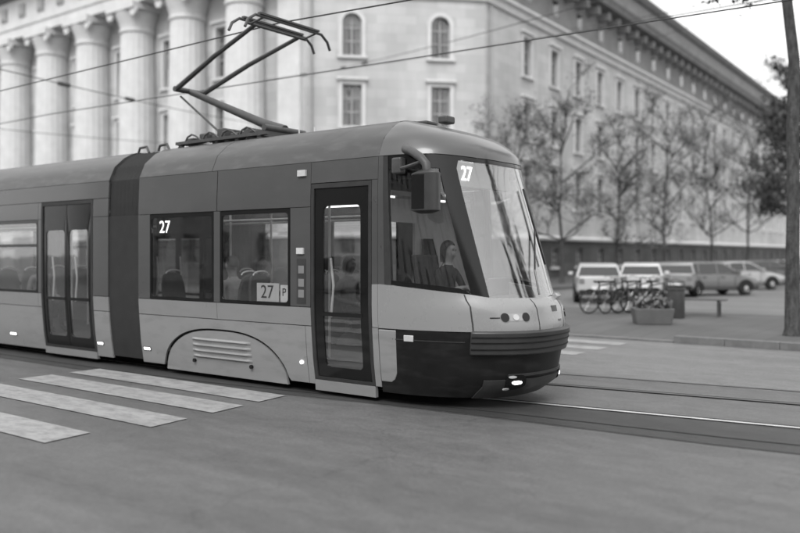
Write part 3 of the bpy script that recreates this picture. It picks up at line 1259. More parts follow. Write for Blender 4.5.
def marker(x, far, z=.35, ln=.14):
    splate(x - ln / 2 - .02, x + ln / 2 + .02, z - .03, z + .03, 'tram_bumper', 'marker_housing', far, .006, .02)
    splate(x - ln / 2, x + ln / 2, z - .017, z + .017, 'lit_strip', 'marker_light', far, .012, .012)


def roof_piece(x0, x1, name='roof', m='tram_roof'):
    prof = []
    zs_ = [2.975, 3.0, 3.06, 3.13, 3.2, 3.28, 3.36, 3.41, 3.44, 3.47]
    for z in zs_:
        prof.append((inset(z), z))
    prof.append((.85, 3.49))
    prof += [(TW - y, z) for y, z in reversed(prof)]
    prof += [(TW - .06, 2.93), (.06, 2.93)]
    mb = MB().extrude(prof, lambda p, q, d: T(d, p, q), x0, x1)
    return mb.build(name, m, tram, True)


def bellows(x0, x1):
    x0, x1 = x0 - .05, x1 + .05
    n = 9
    prof = [(inset(z) + .04, z) for z in (.16, .5, .9, 1.4, 2.0, 2.6, 2.97, 3.2, 3.36, 3.44)]
    prof[0] = (.16, .16)
    prof += [(TW - y, z) for y, z in reversed(prof)]
    mb = MB()
    st = 2 * n + 1
    for i in range(st):
        x = lerp(x0, x1, i / (st - 1))
        k_ = 0. if i % 2 else .035
        for y, z in prof:
            cy = TW / 2
            mb.v.append(T(x, cy + (y - cy) * (1 - k_ / 1.1), z - (k_ if z > 3 else 0)))
    m = len(prof)
    for i in range(st - 1):
        for j in range(m):
            j2 = (j + 1) % m
            mb.f.append((i * m + j, i * m + j2, (i + 1) * m + j2, (i + 1) * m + j))
    g = mb.build('gangway_bellows', 'bellows', tram)
    for far in (False, True):
        MB().shell(lambda a, b, off: side(lerp(x0 + .075, x1 - .075, a), lerp(.17, 2.4, b), off, far), 1, 10, -.02, .05).build('gangway_cover', 'bellows', g, True)
    return g


def wheelset(x):
    for y in (.46, 1.895):
        wl = MB().lathe([(.05, -.06), (.29, -.055), (.30, -.03), (.30, .04), (.27, .06), (.05, .06)], T(x, y, .315), 28, 'y').build('wheel', 'dark_metal', tram, True)
    MB().tube([T(x, .5, .315), T(x, 1.85, .315)], .07, 10).build('axle', 'dark_metal', tram, True)


def seat(x, y, rear=False):
    d = -1 if rear else 1
    s_ = MB()
    s_.box(x - .22, x + .22, y - .21, y + .21, .80, .88)
    s_.v = [T(*v) for v in s_.v]
    so = s_.build('seat', 'seat_cloth', tram, bevel=.025)
    b = MB()
    bx = x - d * .23

    def bf(a, c, off):
        return T(bx - d * (.02 + .10 * c + .03 * math.sin(a * math.pi)) + off * d, y + (a - .5) * .42 * (1 - .45 * max(0, c - .72) ** 1.2 / .28 ** 1.2 * .5), lerp(.84, 1.52 - .05 * (2 * a - 1) ** 2, c))
    b.shell(bf, 8, 8, 0, .05)
    b.build('backrest', 'seat_cloth', so, True, .012)
    pd = MB().tube([T(x, y, .41), T(x, y, .8)], .05, 8)
    pd.build('pedestal', 'interior_dark', so)
    hd = MB().tube([T(bx - d * .1, y + .15 * math.cos(R(a_)), 1.5 + .055 * math.sin(R(a_))) for a_ in range(0, 181, 20)], .012, 6)
    hd.build('handle', 'pole_bright', so, True)


def pole(x, y, z0=.41, z1=2.52):
    MB().tube([T(x, y, z0), T(x, y, z1)], .017, 8).build('grab_pole', 'pole_bright', tram, True)


def module_inside(x0, x1):
    b = MB().box(x0, x1, .1, TW - .1, .34, .40)
    b.v = [T(*v) for v in b.v]
    b.build('floor', 'interior_dark', tram)
    b = MB().box(x0, x1, .07, TW - .07, 2.54, 2.6)
    b.v = [T(*v) for v in b.v]
    c = b.build('ceiling', 'interior', tram)
    for y in (.6, TW - .6):
        b = MB().box(x0 + .1, x1 - .1, y - .05, y + .05, 2.515, 2.537)
        b.v = [T(*v) for v in b.v]
        b.build('ceiling_lamp', 'lit_soft', c)
        MB().tube([T(x0 + .1, y + .1 * (1 if y < 1 else -1), 2.3), T(x1 - .1, y + .1 * (1 if y < 1 else -1), 2.3)], .016, 8).build('hand_rail', 'pole_bright', c, True)
    b = MB().box(x0, x1, .2, TW - .2, .16, .336)
    b.v = [T(*v) for v in b.v]
    b.build('underframe', 'under', tram)


# --- leading module
M1 = (-4.6, .115)
D0, D1 = -.97, .02


def lead_side(far):
    roof_z = 2.968
    # upper panels
    keep(splate(-4.6, -2.79, 2.405, roof_z, 'tram_dark', 'upper_panel', far))
    keep(splate(-2.775, D0 - .012, 2.405, roof_z, 'tram_dark', 'upper_panel', far))
    keep(splate(D0 - .006, .115, 2.70, roof_z, 'tram_dark', 'upper_panel', far))
    keep(splate(-4.59, D0 - .02, 2.365, 2.44, 'frit', 'joint_seal', far, -.036, .01))
    keep(splate(-4.59, D0 - .02, 1.085, 1.15, 'frit', 'joint_seal', far, -.036, .01))
    keep(splate(-4.59, D0 - .02, .84, .91, 'frit', 'joint_seal', far, -.036, .01))
    # pillars
    keep(splate(-4.6, -4.312, 1.125, 2.398, 'tram_dark', 'pillar', far))
    keep(splate(-2.845, -2.715, 1.125, 2.398, 'tram_dark', 'pillar', far))
    keep(splate(-1.338, D0 - .012, 1.125, 2.398, 'tram_dark', 'pillar', far))
    keep(splate(D1 + .006, .115, 1.44, 2.695, 'tram_dark', 'pillar', far))
    keep(splate(D1 + .006, .115, .92, 1.436, 'tram_white', 'pillar', far))
    keep(splate(D1 + .006, .115, .2, .912, 'tram_light', 'pillar', far, .004))
    # sill band
    keep(splate(-4.6, -2.79, .885, 1.115, 'tram_sill', 'sill_panel', far))
    keep(splate(-2.782, D0 - .012, .885, 1.115, 'tram_sill', 'sill_panel', far))
    n0 = len(tram.children)
    keep(lower_panel(-4.6, -1.09, far, -2.76))
    keep(splate(-1.082, D0 - .012, .135, .875, 'tram_light', 'lower_panel', far))
    keep(side_window(-4.31, -2.848, far, pane='pane_side' if far else 'pane_dark'))
    keep(side_window(-2.712, -1.342, far))
    # door: frame, leaf, sill
    fr = ring(MB(), lambda x, z, o: side(x, z, o, far), loop2(D0, D1, .2, 2.69, .004, 10), loop2(D0 + .05, D1 - .045, .24, 2.63, .01, 10), .004, .05).build('door_frame', 'rubber', tram, True)
    keep(fr)
    keep(door_leaf(D0 + .055, D1 - .05, far, .245, 2.625, (.14, .13, .13, .22)))
    keep(splate(D0, D1, .06, .195, 'tram_sill', 'door_sill', far, .012, .05))
    # indicator box above the door, button box
    keep(splate(-1.2, -1.06, 2.80, 2.88, 'lens', 'indicator_lamp', far, .03, .05))
    keep(splate(-1.21, -1.09, 1.80, 1.88, 'lens', 'card_reader', far, .025, .04))
    bp_ = keep(splate(-1.22, -1.06, 1.16, 1.74, 'tram_bumper', 'notice_panel', far, .004, .01))
    for zz in (1.24, 1.38, 1.55):
        splate(-1.19, -1.09, zz, zz + .1, 'cornice_dark', 'notice', far, .007, .01, parent=bp_)
    keep(splate(-1.30, -1.24, .36, .44, 'lit_strip', 'marker_light', far, .01, .02)) if False else None
    c = MB().lathe([(.024, -.015), (.024, .006), (.012, .014)], Vector(side(-1.18, .40, .006, far)), 12, 'y').build('marker_light', 'lit_strip', tram)
    marker(-4.46, far)


lead_side(False)
lead_side(True)
roof_piece(-4.6, -2.91)
roof_piece(-2.9, .118)
# sealing joint between roof and cab cap
module_inside(-4.6, -.02)
b = MB().box(.0, 1.0, .25, TW - .25, .34, .58)
b.v = [T(*v) for v in b.v]
b.build('cab_floor', 'interior_dark', tram)
wheelset(-3.7)
wheelset(-1.9)
for x in (-3.95, -2.9):
    for y in (.42, 1.93):
        seat(x, y, x > -3.3)
for x in (-2.0,):
    for y in (.42, 1.93):
        seat(x, y)
for x, y in ((-1.15, .55), (-1.15, 1.8), (-3.35, .75), (-3.35, 1.6), (-.2, .62)):
    pole(x, y)
# cab: partition, dashboard, driver's seat
b = MB().box(-.06, -.02, .95, 2.25, .41, 2.5)
b.v = [T(*v) for v in b.v]
part = b.build('cab_partition', 'window_frame', tram)
b = MB().box(.0, .02, .16, .92, .41, 1.3).box(.0, .02, .16, .92, 2.2, 2.5)
b.v = [T(*v) for v in b.v]
b.build('partition_panel', 'interior', part)
b = MB()
b.extrude([(1.05, .42), (1.5, .42), (1.52, 1.22), (1.1, 1.3), (1.02, 1.1)], lambda p, q, d: T(p - .55 * abs((d - 1.175) / .9) ** 2.2, d, q), .35, 2.0)
b.build('dashboard', 'interior_dark', tram)
b = MB()
for j in range(9):
    pass
b.box(1.0, 1.06, 1.0, 1.5, 1.28, 1.5)
b.v = [T(*v) for v in b.v]
b.build('console_screen', 'frit', tram, bevel=.01)
ds = MB().box(.28, .74, .72, 1.24, .97, 1.09)
ds.v = [T(*v) for v in ds.v]
dso = ds.build('driver_seat', 'seat_cloth', tram, bevel=.03)
db = MB().shell(lambda a, c, off: T(.27 - .12 * c - .03 * math.sin(a * math.pi) + off, lerp(.73, 1.23, a), lerp(1.07, 1.79, c)), 6, 8, 0, .09)
db.build('backrest', 'seat_cloth', dso, True, .02)
MB().tube([T(.5, .98, .581), T(.5, .98, .97)], .07, 10).build('pedestal', 'interior_dark', dso)
# coat hook and dark jacket shape hanging on the partition
jk = MB().shell(lambda a, c, off: T(.03 + .05 * math.sin(c * math.pi) + .02 * math.sin(a * 9) + off, lerp(1.0 + .1 * c, 1.34 - .1 * c, a), lerp(1.3, 2.0, c)), 10, 8, .02, .05)
jk.build('hanging_jacket', 'cloth_dark', tram, True)
# lit route display behind the windscreen
b = MB().box(.80, .86, .50, 1.85, 2.62, 2.92)
b.v = [T(*v) for v in b.v]
disp = keep(b.build('route_display', 'interior', tram, bevel=.01))
tm = text_mesh('route_number', '27', .25, 'lit')
o = bpy.data.objects.new('route_number', tm)
link(o, disp)
o.location = T(.868, .80, 2.77)
o.rotation_euler = (R(90), 0, R(90))
for z in (2.9,):
    b = MB().box(.862, .868, .66, .96, 2.925, 2.945)
    b.v = [T(*v) for v in b.v]
    b.build('display_lamp', 'lit', disp)
# route display in the first side window and the card with the number in the second
b = MB().box(-4.29, -2.87, .10, .16, 2.03, 2.36)
b.v = [T(*v) for v in b.v]
sdp = b.build('route_display', 'frit', tram, bevel=.008)
tm = text_mesh('route_number', '27', .26, 'lit')
o = bpy.data.objects.new('route_number', tm)
link(o, sdp)
o.location = T(-4.08, .096, 2.2)
o.rotation_euler = (R(90), 0, 0)
b = MB().box(-2.02, -1.60, .05, .056, 1.16, 1.41)
b.v = [T(*v) for v in b.v]
cd = b.build('route_card', 'card', tram)
tm = text_mesh('route_number', '27', .25, 'ink', .001)
o = bpy.data.objects.new('route_number', tm)
link(o, cd)
o.location = T(-1.82, .047, 1.285)
o.rotation_euler = (R(90), 0, 0)
b = MB().box(-1.57, -1.40, .05, .056, 1.16, 1.39)
b.v = [T(*v) for v in b.v]
cp = b.build('notice_card', 'plate_white', tram)
tm = text_mesh('letter', 'P', .15, 'ink', .001)
o = bpy.data.objects.new('letter', tm)
link(o, cp)
o.location = T(-1.5, .047, 1.29)
o.rotation_euler = (R(90), 0, 0)
# door mirror on its arm
for far in (False,):
    f = (lambda x, y, z: T(x, y, z))
    mr = MB().tube([f(.52, .12, 2.99), f(.56, -.02, 3.02), f(.70, -.12, 2.98), f(.90, -.2, 2.88), f(.985, -.22, 2.80), f(1.0, -.22, 2.70)], [.05, .06, .05, .05, .05, .045], 10).build('mirror_arm', 'dark_metal', tram, True)
    keep(mr)
    b = MB()

    def mf(a, c):
        t = 2 * math.pi * a
        z = lerp(2.25, 2.73, c)
        k_ = min(1, (min(c, 1 - c) * 9) ** .5 + .45)
        x = .99 + .17 * k_ * math.copysign(abs(math.cos(t)) ** .5, math.cos(t))
        y = -.23 + .095 * k_ * math.copysign(abs(math.sin(t)) ** .7, math.sin(t))
        return f(x, y, z)
    b.grid(mf, 28, 14)
    n_ = 15
    b.f += [tuple(i * n_ for i in range(28)), tuple(i * n_ + 14 for i in reversed(range(28)))]
    mh = keep(b.build('mirror_housing', 'tram_bumper', tram, True))
    b = MB().shell(lambda a, c, off: f(lerp(.86, 1.03, a), -.325 - off, lerp(2.30, 2.68, c)), 2, 2, .004, .02)
    b.build('mirror_recess', 'frit', mh)
    b = MB().tube([f(.44, .0, 2.80), f(.62, -.1, 2.80), f(.93, -.2, 2.84)], .022, 8)
    keep(b.build('mirror_strut', 'dark_metal', tram, True))
    b = MB().box(.36, .50, -.05, .06, 2.74, 2.93)
    b.v = [T(*v) for v in b.v]
    keep(b.build('mirror_bracket', 'dark_metal', tram, bevel=.02))

# --- gangway and trailing modules
bellows(-5.42, -4.58)


def mid_side(x0, x1, far, doors, wins, bogie=None):
    cuts = sorted([(d[0], d[1], 'd') for d in doors] + [(a, b_, 'w') for a, b_ in wins])
    splate(x0, x1, 2.70, 2.968, 'tram_dark', 'upper_panel', far)
    prev = x0
    for d in sorted(doors) + [(x1, x1)]:
        for zz in (2.40, 1.12, .88):
            if d[0] - prev > .1:
                splate(prev + .01, d[0] - .02, zz - .035, zz + .035, 'frit', 'joint_seal', far, -.036, .01)
        prev = d[1]
    x = x0
    for a, b_, kd in cuts:
        if a - x > .02:
            splate(x, a - .008, 2.405, 2.692, 'tram_dark', 'upper_panel', far)
            splate(x, a - .008, 1.125, 2.398, 'tram_dark', 'pillar', far)
            splate(x, a - .008, .885, 1.115, 'tram_sill', 'sill_panel', far)
        if kd == 'w':
            splate(a, b_, 2.405, 2.692, 'tram_dark', 'upper_panel', far)
            splate(a, b_, .885, 1.115, 'tram_sill', 'sill_panel', far)
            side_window(a + .004, b_ - .004, far, mullion=1.95)
        else:
            ring(MB(), lambda px, z, o: side(px, z, o, far), loop2(a, b_, .2, 2.69, .004, 10), loop2(a + .05, b_ - .05, .24, 2.63, .01, 10), .004, .05).build('door_frame', 'rubber', tram, True)
            mid = (a + b_) / 2
            door_leaf(a + .055, mid - .006, far, .245, 2.625, (.09, .06, .16, .42))
            door_leaf(mid + .006, b_ - .055, far, .245, 2.625, (.06, .09, .16, .42))
            splate(a, b_, .08, .195, 'tram_sill', 'door_sill', far, .012, .05)
        x = b_ + .008
    if x1 - x > .02:
        splate(x, x1, 2.405, 2.692, 'tram_dark', 'upper_panel', far)
        splate(x, x1, 1.125, 2.398, 'tram_dark', 'pillar', far)
        splate(x, x1, .885, 1.115, 'tram_sill', 'sill_panel', far)
    if bogie:
        lower_panel(x0, x1, far, bogie)
    else:
        xx = x0
        for d in sorted(doors):
            lower_panel(xx, d[0] - .008, far)
            xx = d[1] + .008
        lower_panel(xx, x1, far)


for far in (False, True):
    mid_side(-10.7, -5.4, far, [(-7.39, -5.83)], [(-9.05, -7.5), (-10.55, -9.15)])
    marker(-8.44, far, ln=.2)
    marker(-5.70, far)
roof_piece(-10.7, -5.4)
module_inside(-10.7, -5.4)
bellows(-11.52, -10.68)
for far in (False, True):
    mid_side(-15.7, -11.5, far, [], [(-15.4, -13.7), (-13.5, -11.8)], -13.6)
roof_piece(-15.7, -11.5)
module_inside(-15.7, -11.5)
wheelset(-14.5)
wheelset(-12.7)
bellows(-16.52, -15.68)
for far in (False, True):
    mid_side(-21.8, -16.5, far, [(-21.3, -19.74)], [(-19.6, -18.1), (-17.9, -16.7)])
roof_piece(-21.8, -16.5)
module_inside(-21.8, -16.5)
bellows(-22.62, -21.78)
for x in (-8.1, -8.95, -9.8):
    for y in (.42, 1.93):
        seat(x, y)
for x, y in ((-7.0, 1.2), (-6.2, 1.2), (-7.6, .7), (-8.5, 1.6)):
    pole(x, y)

# rear cab module: turned copies of the leading one
RC = -27.2 - 2 * TO.x      # turn about x = -13.6
for o in list(tram.children):
    if o in FRONT or (o.name.split('.')[0] in ('wheel_house', 'bogie_cover', 'roof', 'floor', 'ceiling', 'underframe', 'marker_light') and
                      o.data and (sum(v.co.x for v in o.data.vertices) / max(1, len(o.data.vertices)) + TO.x) > -4.65):
        c = o.copy()
        COL.objects.link(c)
        c.location = (RC, 0, 0)
        c.rotation_euler = (0, 0, math.pi)
        if o.name.startswith(('door', 'window', 'headlight', 'fog_light', 'bogie_cover', 'bumper')):
            for g in o.children:
                e = g.copy()
                COL.objects.link(e)
                e.parent = c

# --- pantograph (knee to the rear)
pg = MB()
pg.box(-4.5, -2.45, .62, .70, 3.53, 3.575).box(-4.5, -2.45, 1.65, 1.73, 3.53, 3.575).box(-4.45, -4.35, .7, 1.65, 3.53, 3.59).box(-2.75, -2.6, .7, 1.65, 3.53, 3.62)
pg.box(-4.0, -3.2, .95, 1.4, 3.53, 3.68)
pg.v = [T(*v) for v in pg.v]
pant = pg.build('pantograph', 'dark_metal', tram)
for x in (-4.4, -2.6):
    for y in (.66, 1.69):
        MB().lathe([(.05, 3.44), (.06, 3.46), (.04, 3.475), (.06, 3.49), (.04, 3.505), (.06, 3.52), (.04, 3.53)], T(x, y, 0), 10).build('insulator', 'interior_dark', pant)
MB().tube([T(-2.62, 1.175, 3.66), T(-3.1, 1.175, 3.82), T(-4.82, 1.175, 4.50)], [.085, .07, .05], 10).build('lower_arm', 'dark_metal', pant, True)
MB().tube([T(-2.62, .75, 3.66), T(-2.62, 1.6, 3.66)], .05, 10).build('pivot_shaft', 'dark_metal', pant, True)
MB().tube([T(-4.84, .86, 4.51), T(-4.84, 1.49, 4.51)], .045, 10).build('knee_shaft', 'dark_metal', pant, True)
MB().tube([T(-3.75, 1.05, 3.60), T(-4.92, 1.05, 4.42)], .018, 8).build('push_rod', 'dark_metal', pant, True)
for ya, yb in ((.90, .72), (1.45, 1.63)):
    MB().tube([T(-4.84, ya, 4.51), T(-3.8, (ya + yb) / 2, 4.88), T(-2.78, yb, 5.18)], [.044, .038, .032], 8).build('upper_arm', 'dark_metal', pant, True)
MB().tube([T(-2.78, .55, 5.18), T(-2.78, 1.8, 5.18)], .022, 8).build('head_shaft', 'dark_metal', pant, True)
for dx in (-.17, .17):
    MB().tube([T(-2.68 + dx, .28, 5.02), T(-2.68 + dx, .34, 5.14), T(-2.68 + dx, .48, 5.235), T(-2.68 + dx, 1.87, 5.235), T(-2.68 + dx, 2.01, 5.14), T(-2.68 + dx, 2.07, 5.02)], .022, 8).build('collector_bow', 'dark_metal', pant, True)
    b = MB().box(-2.71 + dx, -2.65 + dx, .55, 1.8, 5.257, 5.285)
    b.v = [T(*v) for v in b.v]
    b.build('contact_strip', 'dark_metal', pant)
for y in (.62, 1.73):
    MB().tube([T(-2.86, y, 5.22), T(-2.78, y, 5.17), T(-2.5, y, 5.22)], .016, 6).build('spring', 'dark_metal', pant, True)
for i in range(7):
    x = -4.35 + .24 * i
    h = (.06, .12, .08, .15, .07, .12, .06)[i]
    b = MB().box(x, x + .17, .72 + .05 * (i % 3), 1.0 + .1 * (i % 2), 3.577, 3.577 + h)
    b.v = [T(*v) for v in b.v]
    b.build('drive_unit', 'dark_metal', pant, bevel=.02)
for i in range(4):
    x = -4.3 + .42 * i
    MB().tube([T(x, .66, 3.575), T(x + .05, .66, 3.64), T(x + .14, .67, 3.675), T(x + .22, .68, 3.65), T(x + .3, .72, 3.58)], .016, 6).build('cable_loop', 'dark_metal', pant, True)
# roof equipment
b = MB().box(.30, .44, 1.0, 1.2, 3.47, 3.565)
b.v = [T(*v) for v in b.v]
b.build('antenna_box', 'dark_metal', tram, bevel=.02)
b = MB().box(-.35, .16, .95, 1.2, 3.475, 3.52)
b.v = [T(*v) for v in b.v]
b.build('antenna_base', 'dark_metal', tram, bevel=.015)
for x, h in ((-2.05, .12), (-1.75, .12)):
    MB().tube([T(x, .9, 3.48), T(x, .9, 3.48 + h)], .01, 6).build('aerial', 'card', tram)
for x in (-5.25, -4.72):
    MB().tube([T(x - .12, .55, 3.46), T(x - .08, .55, 3.54), T(x + .1, .55, 3.55), T(x + .16, .55, 3.45)], .022, 6).build('roof_cable', 'dark_metal', tram, True)

# ------------------------------------------------------------------ people


def skin_mesh(name, pts, edges, mats, pick, lv=2):
    """pts: (x, y, z, r); pick(co) -> material slot"""
    bm = bmesh.new()
    lay = bm.verts.layers.skin.verify()
    vs = []
    for i, (x, y, z, r) in enumerate(pts):
        v = bm.verts.new((x, y, z))
        v[lay].radius = (r, r) if not isinstance(r, tuple) else r
        v[lay].use_root = (i == 0)
        vs.append(v)
    for a, b_ in edges:
        bm.edges.new((vs[a], vs[b_]))
    me = bpy.data.meshes.new(name)
    bm.to_mesh(me)
    bm.free()
    o = bpy.data.objects.new(name, me)
    COL.objects.link(o)
    sk = o.modifiers.new('s', 'SKIN')
    sk.use_smooth_shade = True
    ss = o.modifiers.new('d', 'SUBSURF')
    ss.levels = ss.render_levels = lv
    dg = bpy.context.evaluated_depsgraph_get()
    dg.update()
    m2 = bpy.data.meshes.new_from_object(o.evaluated_get(dg))
    bpy.data.objects.remove(o)
    m2.materials.clear()
    for m in mats:
        m2.materials.append(MATS[m])
    for p in m2.polygons:
        p.use_smooth = True
        p.material_index = pick(p.center)
    return m2


def person_seated(loc, rz, label, top='cloth_dark', trousers='cloth_mid', hair='hair', arms='wheel', group=None, long_hair=True):
    """origin on the floor below the hips, facing +X; hips at .52"""
    P, E_ = [], []

    def add(x, y, z, r, to=None):
        P.append((x, y, z, r))
        if to is not None:
            E_.append((to, len(P) - 1))
        return len(P) - 1
    hp = add(0, 0, .54, (.15, .12))
    w_ = add(-.02, 0, .72, (.13, .105), hp)
    ch = add(-.01, 0, .92, (.155, .115), w_)
    nb_ = add(0, 0, 1.05, (.09, .075), ch)
    nk = add(.015, 0, 1.12, .052, nb_)
    hd = add(.035, 0, 1.20, (.068, .075), nk)
    h2 = add(.03, 0, 1.285, (.078, .092), hd)
    add(.025, 0, 1.345, (.055, .07), h2)
    add(.118, 0, 1.235, .012, hd)            # nose
    for sg in (-1, 1):
        hip = add(.08, sg * .09, .53, .085, hp)
        kn = add(.46, sg * .11, .53, .062, hip)
        an = add(.46, sg * .11, .11, .042, kn)
        add(.62, sg * .12, .05, .038, an)
        sh = add(-.01, sg * .185, 1.0, .058, ch)
        if arms == 'wheel':
            el = add(.10, sg * .25, .76, .045, sh)
            wr = add(.34, sg * .17, .80, .03, el)
        else:
            el = add(-.02, sg * .25, .74, .045, sh)
            wr = add(.22, sg * .13, .66, .03, el)
        pm = add(wr and P[wr][0] + .07, P[wr][1] - sg * .012, P[wr][2] + .005, .028, wr)
        for q in range(4):
            f1 = add(P[pm][0] + .045 - .006 * abs(q - 1), P[pm][1] + sg * (-.03 + .02 * q), P[pm][2] - .012, .0095, pm)
            add(P[f1][0] + .025, P[f1][1], P[f1][2] - .028, .008, f1)
        th = add(P[pm][0] + .0, P[pm][1] - sg * .045, P[pm][2] + .01, .011, pm)
        add(P[th][0] + .035, P[th][1] - sg * .01, P[th][2] - .005, .009, th)

    def pick(c):
        if c.z > 1.075 or (c.x > .27 and c.z > .6 and abs(c.y) < .3 and c.z > .62):
            return 0
        if c.z > .62 or (c.x < .02 and c.z > .5):
            return 1
        if c.z < .1:
            return 3
        return 2
    me = skin_mesh('person', P, E_, ['skin', top, trousers, 'tyre'], pick)
    o = inst(me, 'person', None, loc, rz, label=label, cat='person', group=group)
    hm = MB()

    def hf(a, b):
        t = 2 * math.pi * a
        ph = lerp(0, 1.9 if True else 1.5, b)
        rx, ry, rz_ = .108, .092, .125
        face = max(0, math.cos(t))
        ph *= 1 - .52 * face ** .6
        x = .012 + rx * math.sin(ph) * math.cos(t)
        y = ry * math.sin(ph) * math.sin(t)
        z = 1.268 + rz_ * math.cos(ph)
        if long_hair and ph > 1.5:
            z -= (ph - 1.5) * .28
        return (x, y, z)
    hm.grid(hf, 24, 10)
    hm.build('hair', hair, o, True)
    em = MB()
    for sg in (-1, 1):
        em.lathe([(.003, -.004), (.009, 0), (.003, .006)], (.112, sg * .032, 1.265), 8, 'x')
    em.build('eyes', 'ink', o)
    MB().box(.106, .116, -.022, .022, 1.188, 1.196).build('mouth', 'cloth_mid', o)
    return o


person_seated((.46, .98, .585), 0, 'driver in dark jacket seated at the controls in the tram cab')
person_seated((-2.92, .42, .385), math.pi, 'passenger in pale top seated facing backwards at the tram window with the number card', 'cloth_light', 'cloth_dark', 'hair', 'lap', 'tram passengers', False)
person_seated((-2.0, 1.93, .385), 0, 'passenger with pale hair and mid grey coat seen through the front tram door', 'cloth_mid', 'cloth_dark', 'hair_light', 'lap', 'tram passengers')
person_seated((-3.95, 1.93, .385), 0, 'passenger in dark coat on the far seat beside the lit window display', 'cloth_dark', 'cloth_mid', 'hair', 'lap', 'tram passengers')
person_seated((-8.1, .42, .385), 0, 'passenger in mid grey coat by the window behind the double tram door', 'cloth_mid', 'cloth_dark', 'hair', 'lap', 'tram passengers')


